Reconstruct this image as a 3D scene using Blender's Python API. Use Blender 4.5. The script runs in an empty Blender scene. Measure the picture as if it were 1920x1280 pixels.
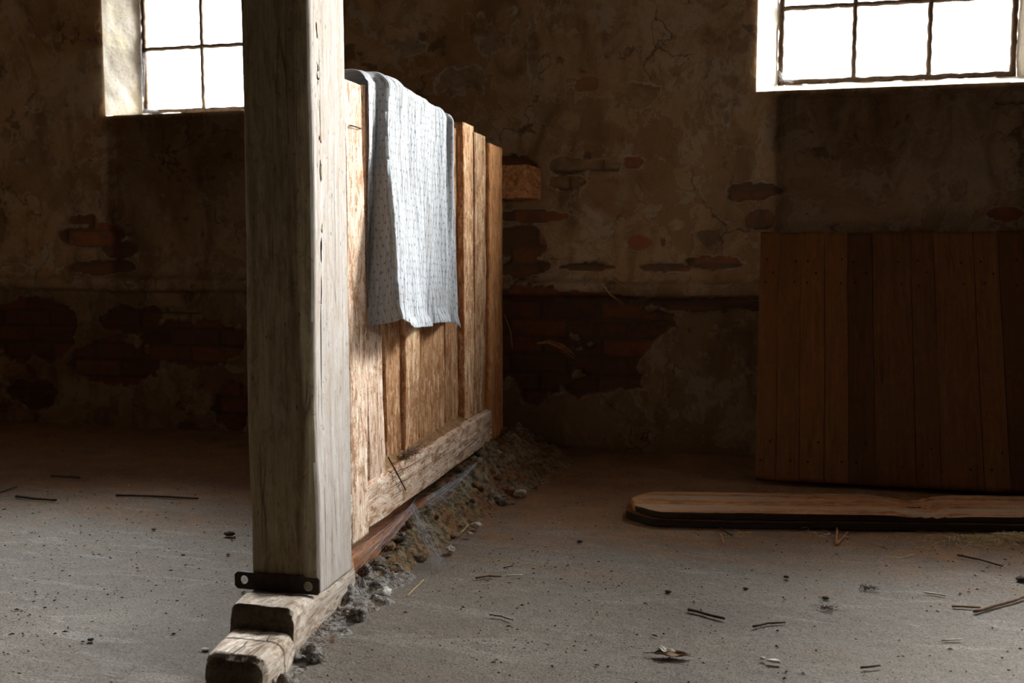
import bpy, bmesh, math, random
import numpy as np
from mathutils import Vector, Matrix

C = bpy.context.scene.collection
SC = bpy.context.scene
rnd = random.Random(7)

# ------------------------------------------------------------------ camera, world, exposure
EYE = 0.95                                   # camera height above the floor
FPX = 35.0/36.0*1920
TILT = math.radians(5.26); YAW = math.radians(14.01)
cam_d = bpy.data.cameras.new('camera'); cam_d.lens = 35; cam_d.sensor_width = 36
cam_d.clip_start = 0.05; cam_d.clip_end = 200
cam = bpy.data.objects.new('camera', cam_d); C.objects.link(cam)
cam.location = (0, 0, EYE); cam.rotation_euler = (math.pi/2 - TILT, 0, YAW)
SC.camera = cam
cam_d.dof.use_dof = True; cam_d.dof.focus_distance = 2.95; cam_d.dof.aperture_fstop = 4.0

EXPOSURE = 0.0
SC.view_settings.view_transform = 'Standard'; SC.view_settings.look = 'None'
SC.view_settings.exposure = EXPOSURE; SC.view_settings.gamma = 1
SC.view_settings.use_curve_mapping = False
SC.cycles.use_denoising = True
SC.cycles.max_bounces = 7; SC.cycles.diffuse_bounces = 5; SC.cycles.transparent_max_bounces = 12
SC.cycles.sample_clamp_indirect = 6

SKY_STRENGTH = 14.0
w = bpy.data.worlds.new('bright_hazy_sky'); SC.world = w; w.use_nodes = True
nt = w.node_tree; nt.nodes.clear()
wo = nt.nodes.new('ShaderNodeOutputWorld'); bg = nt.nodes.new('ShaderNodeBackground')
tc = nt.nodes.new('ShaderNodeTexCoord'); sep = nt.nodes.new('ShaderNodeSeparateXYZ')
rmp = nt.nodes.new('ShaderNodeValToRGB')
nt.links.new(tc.outputs['Generated'], sep.inputs[0]); nt.links.new(sep.outputs[2], rmp.inputs[0])
e = rmp.color_ramp.elements
e[0].position = 0.0; e[0].color = (0.012, 0.010, 0.007, 1)
e[1].position = 0.05; e[1].color = (1.0, 0.97, 0.93, 1)
for p_, c_ in ((0.45, (0.85, 0.86, 0.88, 1)), (0.62, (0.50, 0.52, 0.55, 1)), (0.85, (0.32, 0.34, 0.37, 1))):
    q_ = e.new(p_); q_.color = c_
# glows added to the sky for key light: broad low right, smaller high left
def glow(direction, c0, c1, gain):
    dt = nt.nodes.new('ShaderNodeVectorMath'); dt.operation = 'DOT_PRODUCT'
    nt.links.new(tc.outputs['Generated'], dt.inputs[0]); dt.inputs[1].default_value = Vector(direction).normalized()
    mr = nt.nodes.new('ShaderNodeMapRange'); mr.interpolation_type = 'SMOOTHSTEP'
    nt.links.new(dt.outputs['Value'], mr.inputs[0]); mr.inputs[1].default_value = c0; mr.inputs[2].default_value = c1
    mr.inputs[3].default_value = 0.0; mr.inputs[4].default_value = gain
    return mr.outputs[0]
ad = nt.nodes.new('ShaderNodeMath'); ad.operation = 'ADD'
nt.links.new(glow((0.73, 0.61, 0.45), 0.76, 0.97, 18.5), ad.inputs[0]); nt.links.new(glow((-0.20, 0.76, 0.62), 0.93, 0.995, 32.0), ad.inputs[1])
ad2 = nt.nodes.new('ShaderNodeMath'); ad2.operation = 'ADD'; nt.links.new(ad.outputs[0], ad2.inputs[0]); ad2.inputs[1].default_value = 1.0
ml = nt.nodes.new('ShaderNodeMath'); ml.operation = 'MULTIPLY'; nt.links.new(ad2.outputs[0], ml.inputs[0]); ml.inputs[1].default_value = SKY_STRENGTH
nt.links.new(rmp.outputs[0], bg.inputs[0]); nt.links.new(ml.outputs[0], bg.inputs[1])
nt.links.new(bg.outputs[0], wo.inputs[0])

def portal(name, loc, rot, sx, sy):
    d = bpy.data.lights.new(name, 'AREA'); d.shape = 'RECTANGLE'; d.size = sx; d.size_y = sy
    d.cycles.is_portal = True
    o = bpy.data.objects.new(name, d); C.objects.link(o); o.location = loc; o.rotation_euler = rot
    return o

# ------------------------------------------------------------------ room measures
XL, XR, YB, YF, ZC = -5.6, 3.4, 4.67, -2.2, 2.95
THICK = 0.40
SILL = 1.655; HEAD = 2.70
# openings of the back wall at its inner face: x0, x1
WIN = [(-3.375, -2.28), (-0.038, 1.13)]
# one more window each side in the back wall, outside the picture
XWIN = [(2.0, 3.0), (-5.3, -4.5)]
portal('window_sky_right', (0.546, YB+0.16, 2.18), (math.radians(-90), 0, 0), 1.17, 1.06)
portal('window_sky_left', (-2.83, YB+0.16, 2.18), (math.radians(-90), 0, 0), 1.1, 1.06)
portal('window_sky_far_right', (2.5, YB+0.16, 2.18), (math.radians(-90), 0, 0), 1.0, 1.06)
portal('window_sky_far_left', (-4.9, YB+0.16, 2.18), (math.radians(-90), 0, 0), 0.8, 1.06)

# openings added out of view for raking fill light: y0, y1, z0, z1
SIDE_R = (3.00, 3.40, 1.45, 1.85)
SIDE_L = (1.3, 1.9, 1.25, 1.70)
portal('added_side_sky_right', (XR+0.10, 3.20, 1.65), (0, math.radians(90), 0), 0.4, 0.4)
portal('added_side_sky_left', (XL-0.10, 1.6, 1.475), (0, math.radians(-90), 0), 0.45, 0.6)

# ------------------------------------------------------------------ camera rays, only to read places off the photograph
def _ray(x, y):
    f = np.array([-math.sin(YAW)*math.cos(TILT), math.cos(YAW)*math.cos(TILT), -math.sin(TILT)])
    r = np.array([math.cos(YAW), math.sin(YAW), 0.0]); u = np.cross(r, f)
    return f + r*(x-960)/FPX + u*(640-y)/FPX
def on_z(x, y, z=0.0):
    d = _ray(x, y); return Vector((np.array([0, 0, EYE]) + d*(z-EYE)/d[2]).tolist())
def on_y(x, y, Y):
    d = _ray(x, y); return Vector((np.array([0, 0, EYE]) + d*Y/d[1]).tolist())
def on_x(x, y, X):
    d = _ray(x, y); return Vector((np.array([0, 0, EYE]) + d*X/d[0]).tolist())

# ------------------------------------------------------------------ numpy noise
def _hash(ix, iy, iz, seed):
    n = (ix.astype(np.int64)*374761393 + iy.astype(np.int64)*668265263 + iz.astype(np.int64)*2147483647 + seed*1013904223) & 0xffffffff
    n = ((n ^ (n >> 13))*1274126177) & 0xffffffff
    n = ((n ^ (n >> 16))*2246822519) & 0xffffffff
    return ((n ^ (n >> 15)) & 0xffffff)/float(0xffffff)
def vnoise(x, y, z=None, seed=0):
    x = np.asarray(x, float); y = np.asarray(y, float)
    z = np.zeros_like(x) if z is None else np.asarray(z, float)
    ix, iy, iz = np.floor(x), np.floor(y), np.floor(z)
    fx, fy, fz = x-ix, y-iy, z-iz
    fx, fy, fz = [t*t*t*(t*(t*6-15)+10) for t in (fx, fy, fz)]
    v = 0
    for a in (0, 1):
        for b in (0, 1):
            for c in (0, 1):
                wgt = (fx if a else 1-fx)*(fy if b else 1-fy)*(fz if c else 1-fz)
                v = v + wgt*_hash(ix+a, iy+b, iz+c, seed)
    return v*2-1
def fbm(x, y, z=None, oct=4, seed=0, gain=0.5):
    a, s, t, n = 1.0, 0, 1.0, 0
    for k in range(oct):
        s = s + a*vnoise(x*t, y*t, None if z is None else z*t, seed+k*17); n += a; a *= gain; t *= 2.03
    return s/n
def sstep(a, b, x):
    t = np.clip((x-a)/(b-a), 0, 1); return t*t*(3-2*t)

# ------------------------------------------------------------------ object helpers
def mesh_obj(name, verts, faces, mat, parent=None, smooth=True, matrix=None):
    me = bpy.data.meshes.new(name)
    me.from_pydata([tuple(v) for v in (verts.tolist() if isinstance(verts, np.ndarray) else verts)], [], faces)
    me.update()
    if smooth: me.polygons.foreach_set('use_smooth', [True]*len(me.polygons))
    if mat: me.materials.append(mat)
    o = bpy.data.objects.new(name, me); C.objects.link(o)
    if matrix is not None: o.matrix_world = matrix
    if parent is not None:
        o.parent = parent
        o.matrix_parent_inverse = parent.matrix_basis.inverted()
    return o
def bm_obj(name, bm, mat, parent=None, smooth=False):
    bmesh.ops.recalc_face_normals(bm, faces=bm.faces)
    me = bpy.data.meshes.new(name); bm.to_mesh(me); bm.free()
    if smooth: me.polygons.foreach_set('use_smooth', [True]*len(me.polygons))
    if mat: me.materials.append(mat)
    o = bpy.data.objects.new(name, me); C.objects.link(o)
    if parent is not None:
        o.parent = parent; o.matrix_parent_inverse = parent.matrix_basis.inverted()
    return o
def empty(name, loc):
    o = bpy.data.objects.new(name, None); C.objects.link(o); o.location = loc
    o.empty_display_size = 0.1
    return o
def tag(o, label=None, cat=None, group=None, kind=None):
    if label: o['label'] = label
    if cat: o['category'] = cat
    if group: o['group'] = group
    if kind: o['kind'] = kind
    return o
def bm_box(bm, x0, x1, y0, y1, z0, z1):
    vs = [bm.verts.new(p) for p in ((x0,y0,z0),(x1,y0,z0),(x1,y1,z0),(x0,y1,z0),(x0,y0,z1),(x1,y0,z1),(x1,y1,z1),(x0,y1,z1))]
    for f in ((3,2,1,0),(4,5,6,7),(0,1,5,4),(1,2,6,5),(2,3,7,6),(3,0,4,7)): bm.faces.new([vs[i] for i in f])
    return vs
def grid_faces(nu, nv, wrap=False):
    f = []
    m = nu if wrap else nu-1
    for j in range(nv-1):
        for i in range(m):
            a = j*nu+i; b = j*nu+(i+1) % nu
            f.append((a, b, b+nu, a+nu))
    return f

def rounded_rect(w, h, radii, step):
    """perimeter points of a rectangle w x h round the origin, radii for corners (+ +), (- +), (- -), (+ -)"""
    pts = []
    cs = [(w/2, h/2, 0), (-w/2, h/2, 90), (-w/2, -h/2, 180), (w/2, -h/2, 270)]
    arcs = []
    for (cx, cy, a0), r in zip(cs, radii):
        ox = cx - math.copysign(r, cx); oy = cy - math.copysign(r, cy)
        arcs.append([(ox+r*math.cos(math.radians(a0+t)), oy+r*math.sin(math.radians(a0+t))) for t in (0, 22, 45, 68, 90)])
    for k in range(4):
        pts += arcs[k]
        a = arcs[k][-1]; b = arcs[(k+1) % 4][0]
        L = math.hypot(b[0]-a[0], b[1]-a[1]); n = int(L/step)
        for i in range(1, n): pts.append((a[0]+(b[0]-a[0])*i/n, a[1]+(b[1]-a[1])*i/n))
    return np.array(pts)

def timber(name, p0, p1, w, h, side, mat, parent=None, radii=0.004, step=0.012, amp=0.0012, seed=0, wave=0.003,
           shape=None, endcurve=0.0):
    """rough timber from p0 to p1 (grain = local Z); side = direction of its width w; h the other way"""
    p0, p1, side = Vector(p0), Vector(p1), Vector(side)
    ez = (p1-p0); L = ez.length; ez.normalize()
    ex = (side - ez*side.dot(ez)).normalized(); ey = ez.cross(ex)
    if not isinstance(radii, (tuple, list)): radii = (radii,)*4
    per = rounded_rect(w, h, radii, step); n = len(per)
    m = max(4, int(L/(step*1.6)))
    zs = np.linspace(0, L, m)
    V = np.zeros((m, n, 3)); V[:, :, 0] = per[None, :, 0]; V[:, :, 1] = per[None, :, 1]; V[:, :, 2] = zs[:, None]
    nr = per/np.maximum(1e-9, np.abs(per/np.array([w/2, h/2])).max(1))[:, None]
    nrm = per/np.linalg.norm(per/np.array([w/2, h/2]), axis=1)[:, None]
    nn = np.stack([nrm[:, 0]/(w/2), nrm[:, 1]/(h/2)], 1); nn /= np.linalg.norm(nn, axis=1)[:, None]
    X, Y, Z = V[:, :, 0], V[:, :, 1], V[:, :, 2]
    d = amp*2*fbm(X*60, Y*60, Z*5, 3, seed) + amp*fbm(X*25, Y*25, Z*25, 2, seed+5)
    big = wave*fbm(X*0+seed, Y*6, Z*2.2, 2, seed+9); big2 = wave*fbm(X*6, Y*0+seed*3, Z*2.2, 2, seed+13)
    V[:, :, 0] += d*nn[None, :, 0] + big; V[:, :, 1] += d*nn[None, :, 1] + big2
    if shape is not None: shape(V, L)
    verts = V.reshape(-1, 3).tolist(); faces = grid_faces(n, m, True)
    for end in (0, 1):                                    # caps: shrinking rings
        base = (m-1)*n if end else 0
        ring = V[m-1 if end else 0]; c = ring.mean(0); prev = list(range(base, base+n))
        for k, s in enumerate((0.93, 0.75, 0.5, 0.25)):
            cur = []
            for i in range(n):
                q = c + (ring[i]-c)*s
                q[2] += (1 if end else -1)*(endcurve*(1-s*s) + 0.0015*float(fbm(np.array([q[0]*90.]), np.array([q[1]*90.]), None, 2, seed+3)[0]))
                cur.append(len(verts)); verts.append(q.tolist())
            for i in range(n):
                j = (i+1) % n
                faces.append((prev[i], prev[j], cur[j], cur[i]) if end else (prev[j], prev[i], cur[i], cur[j]))
            prev = cur
        cc = len(verts); verts.append(c.tolist())
        for i in range(n):
            j = (i+1) % n
            faces.append((prev[i], prev[j], cc) if end else (prev[j], prev[i], cc))
    M = Matrix.Translation(p0) @ Matrix((ex, ey, ez)).transposed().to_4x4()
    return mesh_obj(name, verts, faces, mat, parent, True, M)

def tube(pts, r, nside=6, taper=1.0, seed=0, wob=0.15):
    pts = [Vector(p) for p in pts]; V = []; n = len(pts)
    R_ = random.Random(seed)
    ax = pts[-1]-pts[0]; ref = Vector((0, 0, 1)) if abs(ax.z) < 0.7*max(ax.length, 1e-9) else Vector((0, 1, 0))
    for i, p in enumerate(pts):
        t = (pts[min(i+1, n-1)]-pts[max(i-1, 0)]).normalized()
        a = t.cross(ref)
        if a.length < 1e-3: a = Vector((1, 0, 0))
        a.normalize(); b = t.cross(a)
        rr = r*(1+(taper-1)*i/(n-1))
        for k in range(nside):
            g = 2*math.pi*k/nside; q = rr*(1+R_.uniform(-wob, wob))
            V.append(tuple(p + a*math.cos(g)*q + b*math.sin(g)*q))
    F = grid_faces(nside, n, True)
    F.append(tuple(reversed(range(nside)))); F.append(tuple(range((n-1)*nside, n*nside)))
    return V, F

def blob(c, r, squash=(1, 1, 1), seed=0, rough=0.35, sub=2):
    bm = bmesh.new(); bmesh.ops.create_icosphere(bm, subdivisions=sub, radius=1.0)
    P = np.array([v.co[:] for v in bm.verts])
    d = 1 + rough*fbm(P[:, 0]*1.6+seed*3.1, P[:, 1]*1.6, P[:, 2]*1.6, 3, seed)
    P = P*d[:, None]*np.array(squash)*r + np.array(c)
    F = [tuple(v.index for v in f.verts) for f in bm.faces]; bm.free()
    return P.tolist(), F

# ------------------------------------------------------------------ materials
class N:
    """tiny node builder"""
    def __init__(s, name):
        s.m = bpy.data.materials.new(name); s.m.use_nodes = True; s.t = s.m.node_tree; s.t.nodes.clear()
        s.out = s.n('ShaderNodeOutputMaterial')
    def n(s, typ, **kw):
        x = s.t.nodes.new(typ)
        for k, v in kw.items(): setattr(x, k, v)
        return x
    def put(s, sock, v):
        if v is None: return
        if hasattr(v, 'is_output') or isinstance(v, bpy.types.NodeSocket): s.t.links.new(v, sock)
        else:
            if isinstance(v, (tuple, list)) and len(v) == 3 and sock.type == 'RGBA': v = (*v, 1)
            sock.default_value = v
    def coord(s, scale=(1, 1, 1), kind='Object', off=None):
        c = s.n('ShaderNodeTexCoord'); mp = s.n('ShaderNodeMapping')
        s.t.links.new(c.outputs[kind], mp.inputs[0]); mp.inputs['Scale'].default_value = scale
        if off is not None: s.put(mp.inputs['Location'], off)
        return mp.outputs[0]
    def noise(s, vec, scale, detail=4, rough=0.55, dist=0.0):
        x = s.n('ShaderNodeTexNoise'); s.put(x.inputs['Vector'], vec); x.inputs['Scale'].default_value = scale
        x.inputs['Detail'].default_value = detail; x.inputs['Roughness'].default_value = rough
        x.inputs['Distortion'].default_value = dist; return x.outputs['Fac']
    def voro(s, vec, scale, feature='F1', out='Distance', rand=1.0):
        x = s.n('ShaderNodeTexVoronoi', feature=feature); s.put(x.inputs['Vector'], vec); x.inputs['Scale'].default_value = scale
        x.inputs['Randomness'].default_value = rand; return x.outputs[out]
    def ramp(s, fac, stops, interp='LINEAR'):
        x = s.n('ShaderNodeValToRGB'); s.put(x.inputs[0], fac); x.color_ramp.interpolation = interp
        e = x.color_ramp.elements
        while len(e) < len(stops): e.new(0.5)
        for i, (p, c) in enumerate(stops):
            e[i].position = p; e[i].color = (*c, 1) if isinstance(c, (tuple, list)) else (c, c, c, 1)
        return x.outputs[0]
    def mix(s, fac, a, b, mode='MIX'):
        x = s.n('ShaderNodeMix', data_type='RGBA', blend_type=mode)
        s.put(x.inputs[0], fac); s.put(x.inputs[6], a); s.put(x.inputs[7], b); return x.outputs[2]
    def math(s, op, a, b=None, c=None, clamp=False):
        x = s.n('ShaderNodeMath', operation=op, use_clamp=clamp); s.put(x.inputs[0], a); s.put(x.inputs[1], b)
        if c is not None: s.put(x.inputs[2], c)
        return x.outputs[0]
    def bump(s, h, strength=0.5, dist=0.01, normal=None):
        x = s.n('ShaderNodeBump'); s.put(x.inputs['Height'], h); x.inputs['Strength'].default_value = strength
        x.inputs['Distance'].default_value = dist
        if normal is not None: s.put(x.inputs['Normal'], normal)
        return x.outputs[0]
    def bsdf(s, col, rough=0.85, normal=None, metal=0.0, spec=0.3, **kw):
        x = s.n('ShaderNodeBsdfPrincipled'); s.put(x.inputs['Base Color'], col); s.put(x.inputs['Roughness'], rough)
        x.inputs['Metallic'].default_value = metal; x.inputs['Specular IOR Level'].default_value = spec
        if normal is not None: s.put(x.inputs['Normal'], normal)
        for k, v in kw.items(): s.put(x.inputs[k], v)
        return x.outputs[0]
    def done(s, sh): s.t.links.new(sh, s.out.inputs[0]); return s.m
    def rand_off(s):
        oi = s.n('ShaderNodeObjectInfo'); cx = s.n('ShaderNodeCombineXYZ')
        a = s.math('MULTIPLY', oi.outputs['Random'], 37.0)
        for i in range(3): s.put(cx.inputs[i], a)
        return cx.outputs[0], oi.outputs['Random']

def wood(name, light, mid, dark, dirt=(0.2, 0.1, 0.04), dirt_amt=0.3, pits=0.5, vary=0.12, rough=0.85, grain=1.0, bump=0.6, spots=0.6, streak=None):
    s = N(name); off, rv = s.rand_off()
    v1 = s.coord((1, 1, 0.035), off=off); v2 = s.coord((1, 1, 0.12), off=off); v3 = s.coord((1, 1, 1), off=off)
    vs = s.coord((1, 1, 0.4), off=off)
    g1 = s.noise(v1, 70*grain, 6, 0.65, 0.6); g2 = s.noise(v1, 260*grain, 3, 0.6); big = s.noise(v2, 9, 4, 0.6, 1.0)
    cr = s.voro(v1, 38*grain, 'DISTANCE_TO_EDGE'); crk = s.ramp(cr, [(0.0, 1.0), (0.035, 0.0)])
    gate = s.ramp(s.noise(v2, 14, 3), [(0.52, 0.0), (0.62, 1.0)])
    crk = s.math('MULTIPLY', crk, gate)
    col = s.ramp(g1, [(0.25, dark), (0.45, mid), (0.72, light)])
    col = s.mix(s.ramp(g2, [(0.35, 0.35), (0.6, 0.0)]), col, dark)
    col = s.mix(s.ramp(big, [(0.45, 0.0), (0.7, vary*3)]), col, mid)
    dm = s.noise(v3, 7, 6, 0.7, 0.4); dn = s.noise(v3, 90, 4, 0.7)
    dmask = s.math('ADD', s.math('MULTIPLY', dm, 0.6), s.math('MULTIPLY', dn, 0.4))
    lo = 0.665-0.3*dirt_amt
    col = s.mix(s.ramp(dmask, [(lo, 0.0), (lo+0.1, min(1, 0.35+dirt_amt))]), col, dirt)
    fl = s.noise(s.coord((1, 1, 0.28), off=off), 48, 7, 0.72, 0.5)
    col = s.mix(s.ramp(fl, [(0.535, 0.0), (0.575, min(1, 0.05+1.5*dirt_amt))]), col, dirt)
    col = s.mix(s.ramp(fl, [(0.40, 0.1+1.3*dirt_amt), (0.45, 0.0)]), col, tuple(min(1, c*1.15) for c in light))
    if streak:
        st = s.noise(s.coord((1, 1, 0.05), off=(0.3, 0.1, 0.2)), 16, 5, 0.6, 0.6)
        col = s.mix(s.ramp(st, [(0.46, 0.0), (0.60, 0.75)]), col, streak)
    sp = s.voro(vs, 60, 'F1'); spg = s.ramp(s.noise(v3, 25, 2), [(0.5, 0.0), (0.6, 1.0)])
    spm = s.math('MULTIPLY', s.ramp(sp, [(0.10, 1.0), (0.22, 0.0)]), spg)
    col = s.mix(s.math('MULTIPLY', spm, spots), col, tuple(c*0.25 for c in dirt))
    col = s.mix(s.math('MULTIPLY', crk, pits), col, tuple(c*0.2 for c in dark))
    # clinging hairs and fine scratches: thin curved dark lines
    hn = s.noise(s.coord((1, 1, 0.6), off=off), 26, 2, 0.5, 1.2)
    hl = s.ramp(hn, [(0.490, 0.0), (0.497, 1.0), (0.503, 1.0), (0.510, 0.0)])
    hgt = s.ramp(s.noise(v3, 34, 2), [(0.56, 0.0), (0.62, 1.0)])
    col = s.mix(s.math('MULTIPLY', s.math('MULTIPLY', hl, hgt), 0.25+0.75*spots), col, tuple(c*0.45 for c in dark))
    col = s.mix(s.ramp(s.noise(s.coord((1, 1, 0.5), off=off), 150, 5, 0.75), [(0.66, 0.0), (0.71, 0.6*spots)]), col, tuple(c*0.55 for c in dark))
    hsv = s.n('ShaderNodeHueSaturation'); s.put(hsv.inputs['Color'], col)
    s.put(hsv.inputs['Value'], s.math('ADD', s.math('MULTIPLY', rv, vary*1.6), 1-vary*0.8))
    h = s.math('SUBTRACT', s.math('ADD', s.math('MULTIPLY', g1, 0.5), s.math('MULTIPLY', g2, 0.35)), s.math('MULTIPLY', crk, 0.9))
    h = s.math('ADD', h, s.math('MULTIPLY', dn, 0.9*dirt_amt))
    nrm = s.bump(h, bump, 0.004)
    return s.done(s.bsdf(hsv.outputs[0], rough, nrm, spec=0.2))

M_post = wood('limewashed_pine_lit', (0.57, 0.535, 0.50), (0.49, 0.44, 0.39), (0.42, 0.34, 0.27), (0.38, 0.27, 0.18), 0.20, 0.85, 0.0)
M_post_shaded = wood('aged_pine_shaded', (0.32, 0.265, 0.165), (0.25, 0.195, 0.11), (0.15, 0.10, 0.06), (0.12, 0.075, 0.04), 0.25, 0.85, 0.0)  # shaded copy of the post wood, painted on its front and left
M_plank = wood('dusty_plank_wood', (0.92, 0.66, 0.43), (0.78, 0.46, 0.25), (0.36, 0.165, 0.07), (0.40, 0.18, 0.07), 0.58, 0.8, 0.20, bump=1.0, spots=0.9)
M_stained = wood('brown_stained_plank', (0.74, 0.47, 0.28), (0.58, 0.31, 0.15), (0.30, 0.13, 0.05), (0.34, 0.145, 0.05), 0.62, 0.8, 0.15, bump=1.0, spots=1.0)
M_rail = wood('pale_rail_wood', (0.92, 0.76, 0.62), (0.82, 0.60, 0.44), (0.42, 0.22, 0.13), (0.36, 0.18, 0.08), 0.52, 0.8, 0.05, bump=1.0, spots=0.9)
M_endpost = wood('orange_pine', (0.78, 0.42, 0.20), (0.66, 0.30, 0.11), (0.32, 0.12, 0.04), (0.26, 0.10, 0.035), 0.40, 0.8, 0.1)
M_beam = wood('worn_sill_wood', (0.62, 0.56, 0.48), (0.46, 0.37, 0.29), (0.24, 0.16, 0.10), (0.18, 0.11, 0.06), 0.40, 0.8, 0.0, bump=1.0)
M_panel = wood('varnished_plank', (0.17, 0.070, 0.018), (0.12, 0.044, 0.011), (0.065, 0.023, 0.006), (0.06, 0.025, 0.01), 0.14, 0.5, 0.50, rough=0.6, bump=0.3, spots=0.4)
M_board = wood('weathered_board', (0.55, 0.27, 0.11), (0.46, 0.17, 0.045), (0.20, 0.065, 0.02), (0.12, 0.045, 0.02), 0.35, 0.7, 0.0, streak=(0.40, 0.31, 0.22))

def plain(name, col, rough=0.9, var=0.3, scale=40, bump=0.4, metal=0.0, dist=0.002):
    s = N(name); v = s.coord(); n1 = s.noise(v, scale, 5, 0.65)
    c = s.mix(s.ramp(n1, [(0.3, 0.0), (0.7, 1.0)]), tuple(x*(1-var) for x in col), tuple(min(1, x*(1+var)) for x in col))
    return s.done(s.bsdf(c, rough, s.bump(n1, bump, dist), metal))
M_iron = plain('rusty_iron', (0.045, 0.030, 0.022), 0.7, 0.5, 60, 0.6, 0.4)
M_twig_dark = plain('dark_twig', (0.07, 0.045, 0.03), 0.9)
M_twig_brown = plain('brown_twig', (0.20, 0.12, 0.07), 0.9)
M_twig_orange = plain('orange_twig', (0.42, 0.19, 0.07), 0.85)
M_straw = plain('straw', (0.55, 0.40, 0.18), 0.7)
M_straw_pale = plain('pale_straw', (0.62, 0.55, 0.42), 0.7)
M_crumb = plain('dark_dirt', (0.06, 0.045, 0.035), 0.95)
M_crumb_pale = plain('pale_grit', (0.55, 0.52, 0.46), 0.95)
M_mortar = plain('lime_mortar', (0.50, 0.45, 0.38), 0.95, 0.35, 45, 0.9, 0, 0.006)
M_leafpale = plain('pale_leaf', (0.62, 0.58, 0.52), 0.8)
M_leafbrown = plain('brown_leaf', (0.22, 0.13, 0.07), 0.8)
M_nail = plain('nail_iron', (0.012, 0.010, 0.009), 0.8)
M_frame = plain('rusted_window_iron', (0.10, 0.06, 0.035), 0.85, 0.5, 50, 0.8)

def wall_material(name):
    s = N(name); v = s.coord(); vz = s.coord((1, 1, 0.45))
    at = s.n('ShaderNodeAttribute', attribute_name='surf'); sp = s.n('ShaderNodeSeparateColor'); s.put(sp.inputs[0], at.outputs['Color'])
    mask, tone, mort = sp.outputs[0], sp.outputs[1], sp.outputs[2]
    n1 = s.noise(v, 2.2, 6, 0.62, 0.6); n2 = s.noise(v, 14, 6, 0.65); n3 = s.noise(v, 110, 4, 0.7); n4 = s.noise(vz, 5, 5, 0.6, 1.2)
    col = s.ramp(n1, [(0.30, (0.27, 0.15, 0.065)), (0.48, (0.40, 0.255, 0.13)), (0.62, (0.46, 0.335, 0.21)), (0.78, (0.34, 0.27, 0.20))])
    col = s.mix(s.ramp(n4, [(0.50, 0.0), (0.66, 0.75)]), col, (0.17, 0.10, 0.05))
    col = s.mix(s.ramp(n2, [(0.55, 0.0), (0.70, 0.55)]), col, (0.12, 0.07, 0.04))
    col = s.mix(s.ramp(n3, [(0.3, 0.25), (0.6, 0.0)]), col, (0.10, 0.06, 0.035))
    pl = s.noise(s.coord((1, 1, 0.8), off=(1.3, 0.2, 0.7)), 2.6, 9, 0.66, 0.5)
    col = s.mix(s.ramp(pl, [(0.515, 0.0), (0.53, 0.5)]), col, s.mix(n2, (0.18, 0.095, 0.04), (0.28, 0.17, 0.085)))
    col = s.mix(s.ramp(pl, [(0.500, 0.0), (0.510, 0.32), (0.516, 0.32), (0.522, 0.0)]), col, (0.52, 0.43, 0.31))
    pl2 = s.noise(s.coord((1, 1, 1), off=(4.3, 0.2, 2.7)), 5.0, 8, 0.68, 0.3)
    col = s.mix(s.ramp(pl2, [(0.60, 0.0), (0.61, 0.75)]), col, (0.40, 0.32, 0.23))
    col = s.mix(s.ramp(pl2, [(0.37, 0.7), (0.385, 0.0)]), col, (0.11, 0.065, 0.035))
    vd = s.n('ShaderNodeVectorMath', operation='ADD'); 
    nn = s.n('ShaderNodeTexNoise'); nn.inputs['Scale'].default_value = 6; nn.inputs['Detail'].default_value = 5; s.put(nn.inputs['Vector'], v)
    sc = s.n('ShaderNodeVectorMath', operation='SCALE'); s.put(sc.inputs[0], nn.outputs['Color']); sc.inputs['Scale'].default_value = 0.35
    s.put(vd.inputs[0], v); s.put(vd.inputs[1], sc.outputs[0])
    hair = s.voro(vd.outputs[0], 1.7, 'DISTANCE_TO_EDGE')
    hg = s.math('MULTIPLY', s.ramp(hair, [(0.0, 1.0), (0.010, 0.0)]), s.ramp(s.noise(v, 3, 2), [(0.5, 0.0), (0.58, 0.8)]))
    col = s.mix(hg, col, (0.05, 0.03, 0.02))
    br = s.ramp(tone, [(0.0, (0.12, 0.065, 0.03)), (0.40, (0.20, 0.095, 0.045)), (0.6, (0.30, 0.10, 0.045)), (0.8, (0.30, 0.20, 0.10)), (1.0, (0.46, 0.33, 0.17))])
    br = s.mix(s.ramp(n2, [(0.45, 0.0), (0.65, 0.6)]), br, (0.12, 0.07, 0.04))
    br = s.mix(mort, br, (0.13, 0.09, 0.06))
    rim = s.ramp(mask, [(0.02, 0.0), (0.25, 1.0), (0.45, 1.0), (0.62, 0.0)])
    col = s.mix(mask, col, br)
    col = s.mix(s.math('MULTIPLY', rim, s.ramp(n2, [(0.40, 0.0), (0.60, 0.75)])), col, (0.50, 0.42, 0.31))
    pale = s.ramp(s.noise(v, 3.6, 7, 0.7, 1.0), [(0.56, 0.0), (0.66, 0.55)])
    col = s.mix(s.math('MULTIPLY', pale, s.math('SUBTRACT', 1.0, mask)), col, (0.44, 0.34, 0.23))
    col = s.mix(s.math('MULTIPLY', at.outputs['Alpha'], 0.9), col, (0.36, 0.31, 0.28), 'MULTIPLY')  # shade painted into the wall colour
    h = s.math('ADD', s.math('MULTIPLY', n2, 0.8), s.math('MULTIPLY', n3, 0.35)); h = s.math('SUBTRACT', h, s.math('MULTIPLY', s.ramp(pl, [(0.51, 0.0), (0.53, 1.0)]), 0.6)); h = s.math('SUBTRACT', h, s.math('MULTIPLY', hg, 0.5))
    return s.done(s.bsdf(col, 0.92, s.bump(h, 0.55, 0.012), spec=0.15))
M_wall = wall_material('old_plaster_over_brick')

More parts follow.
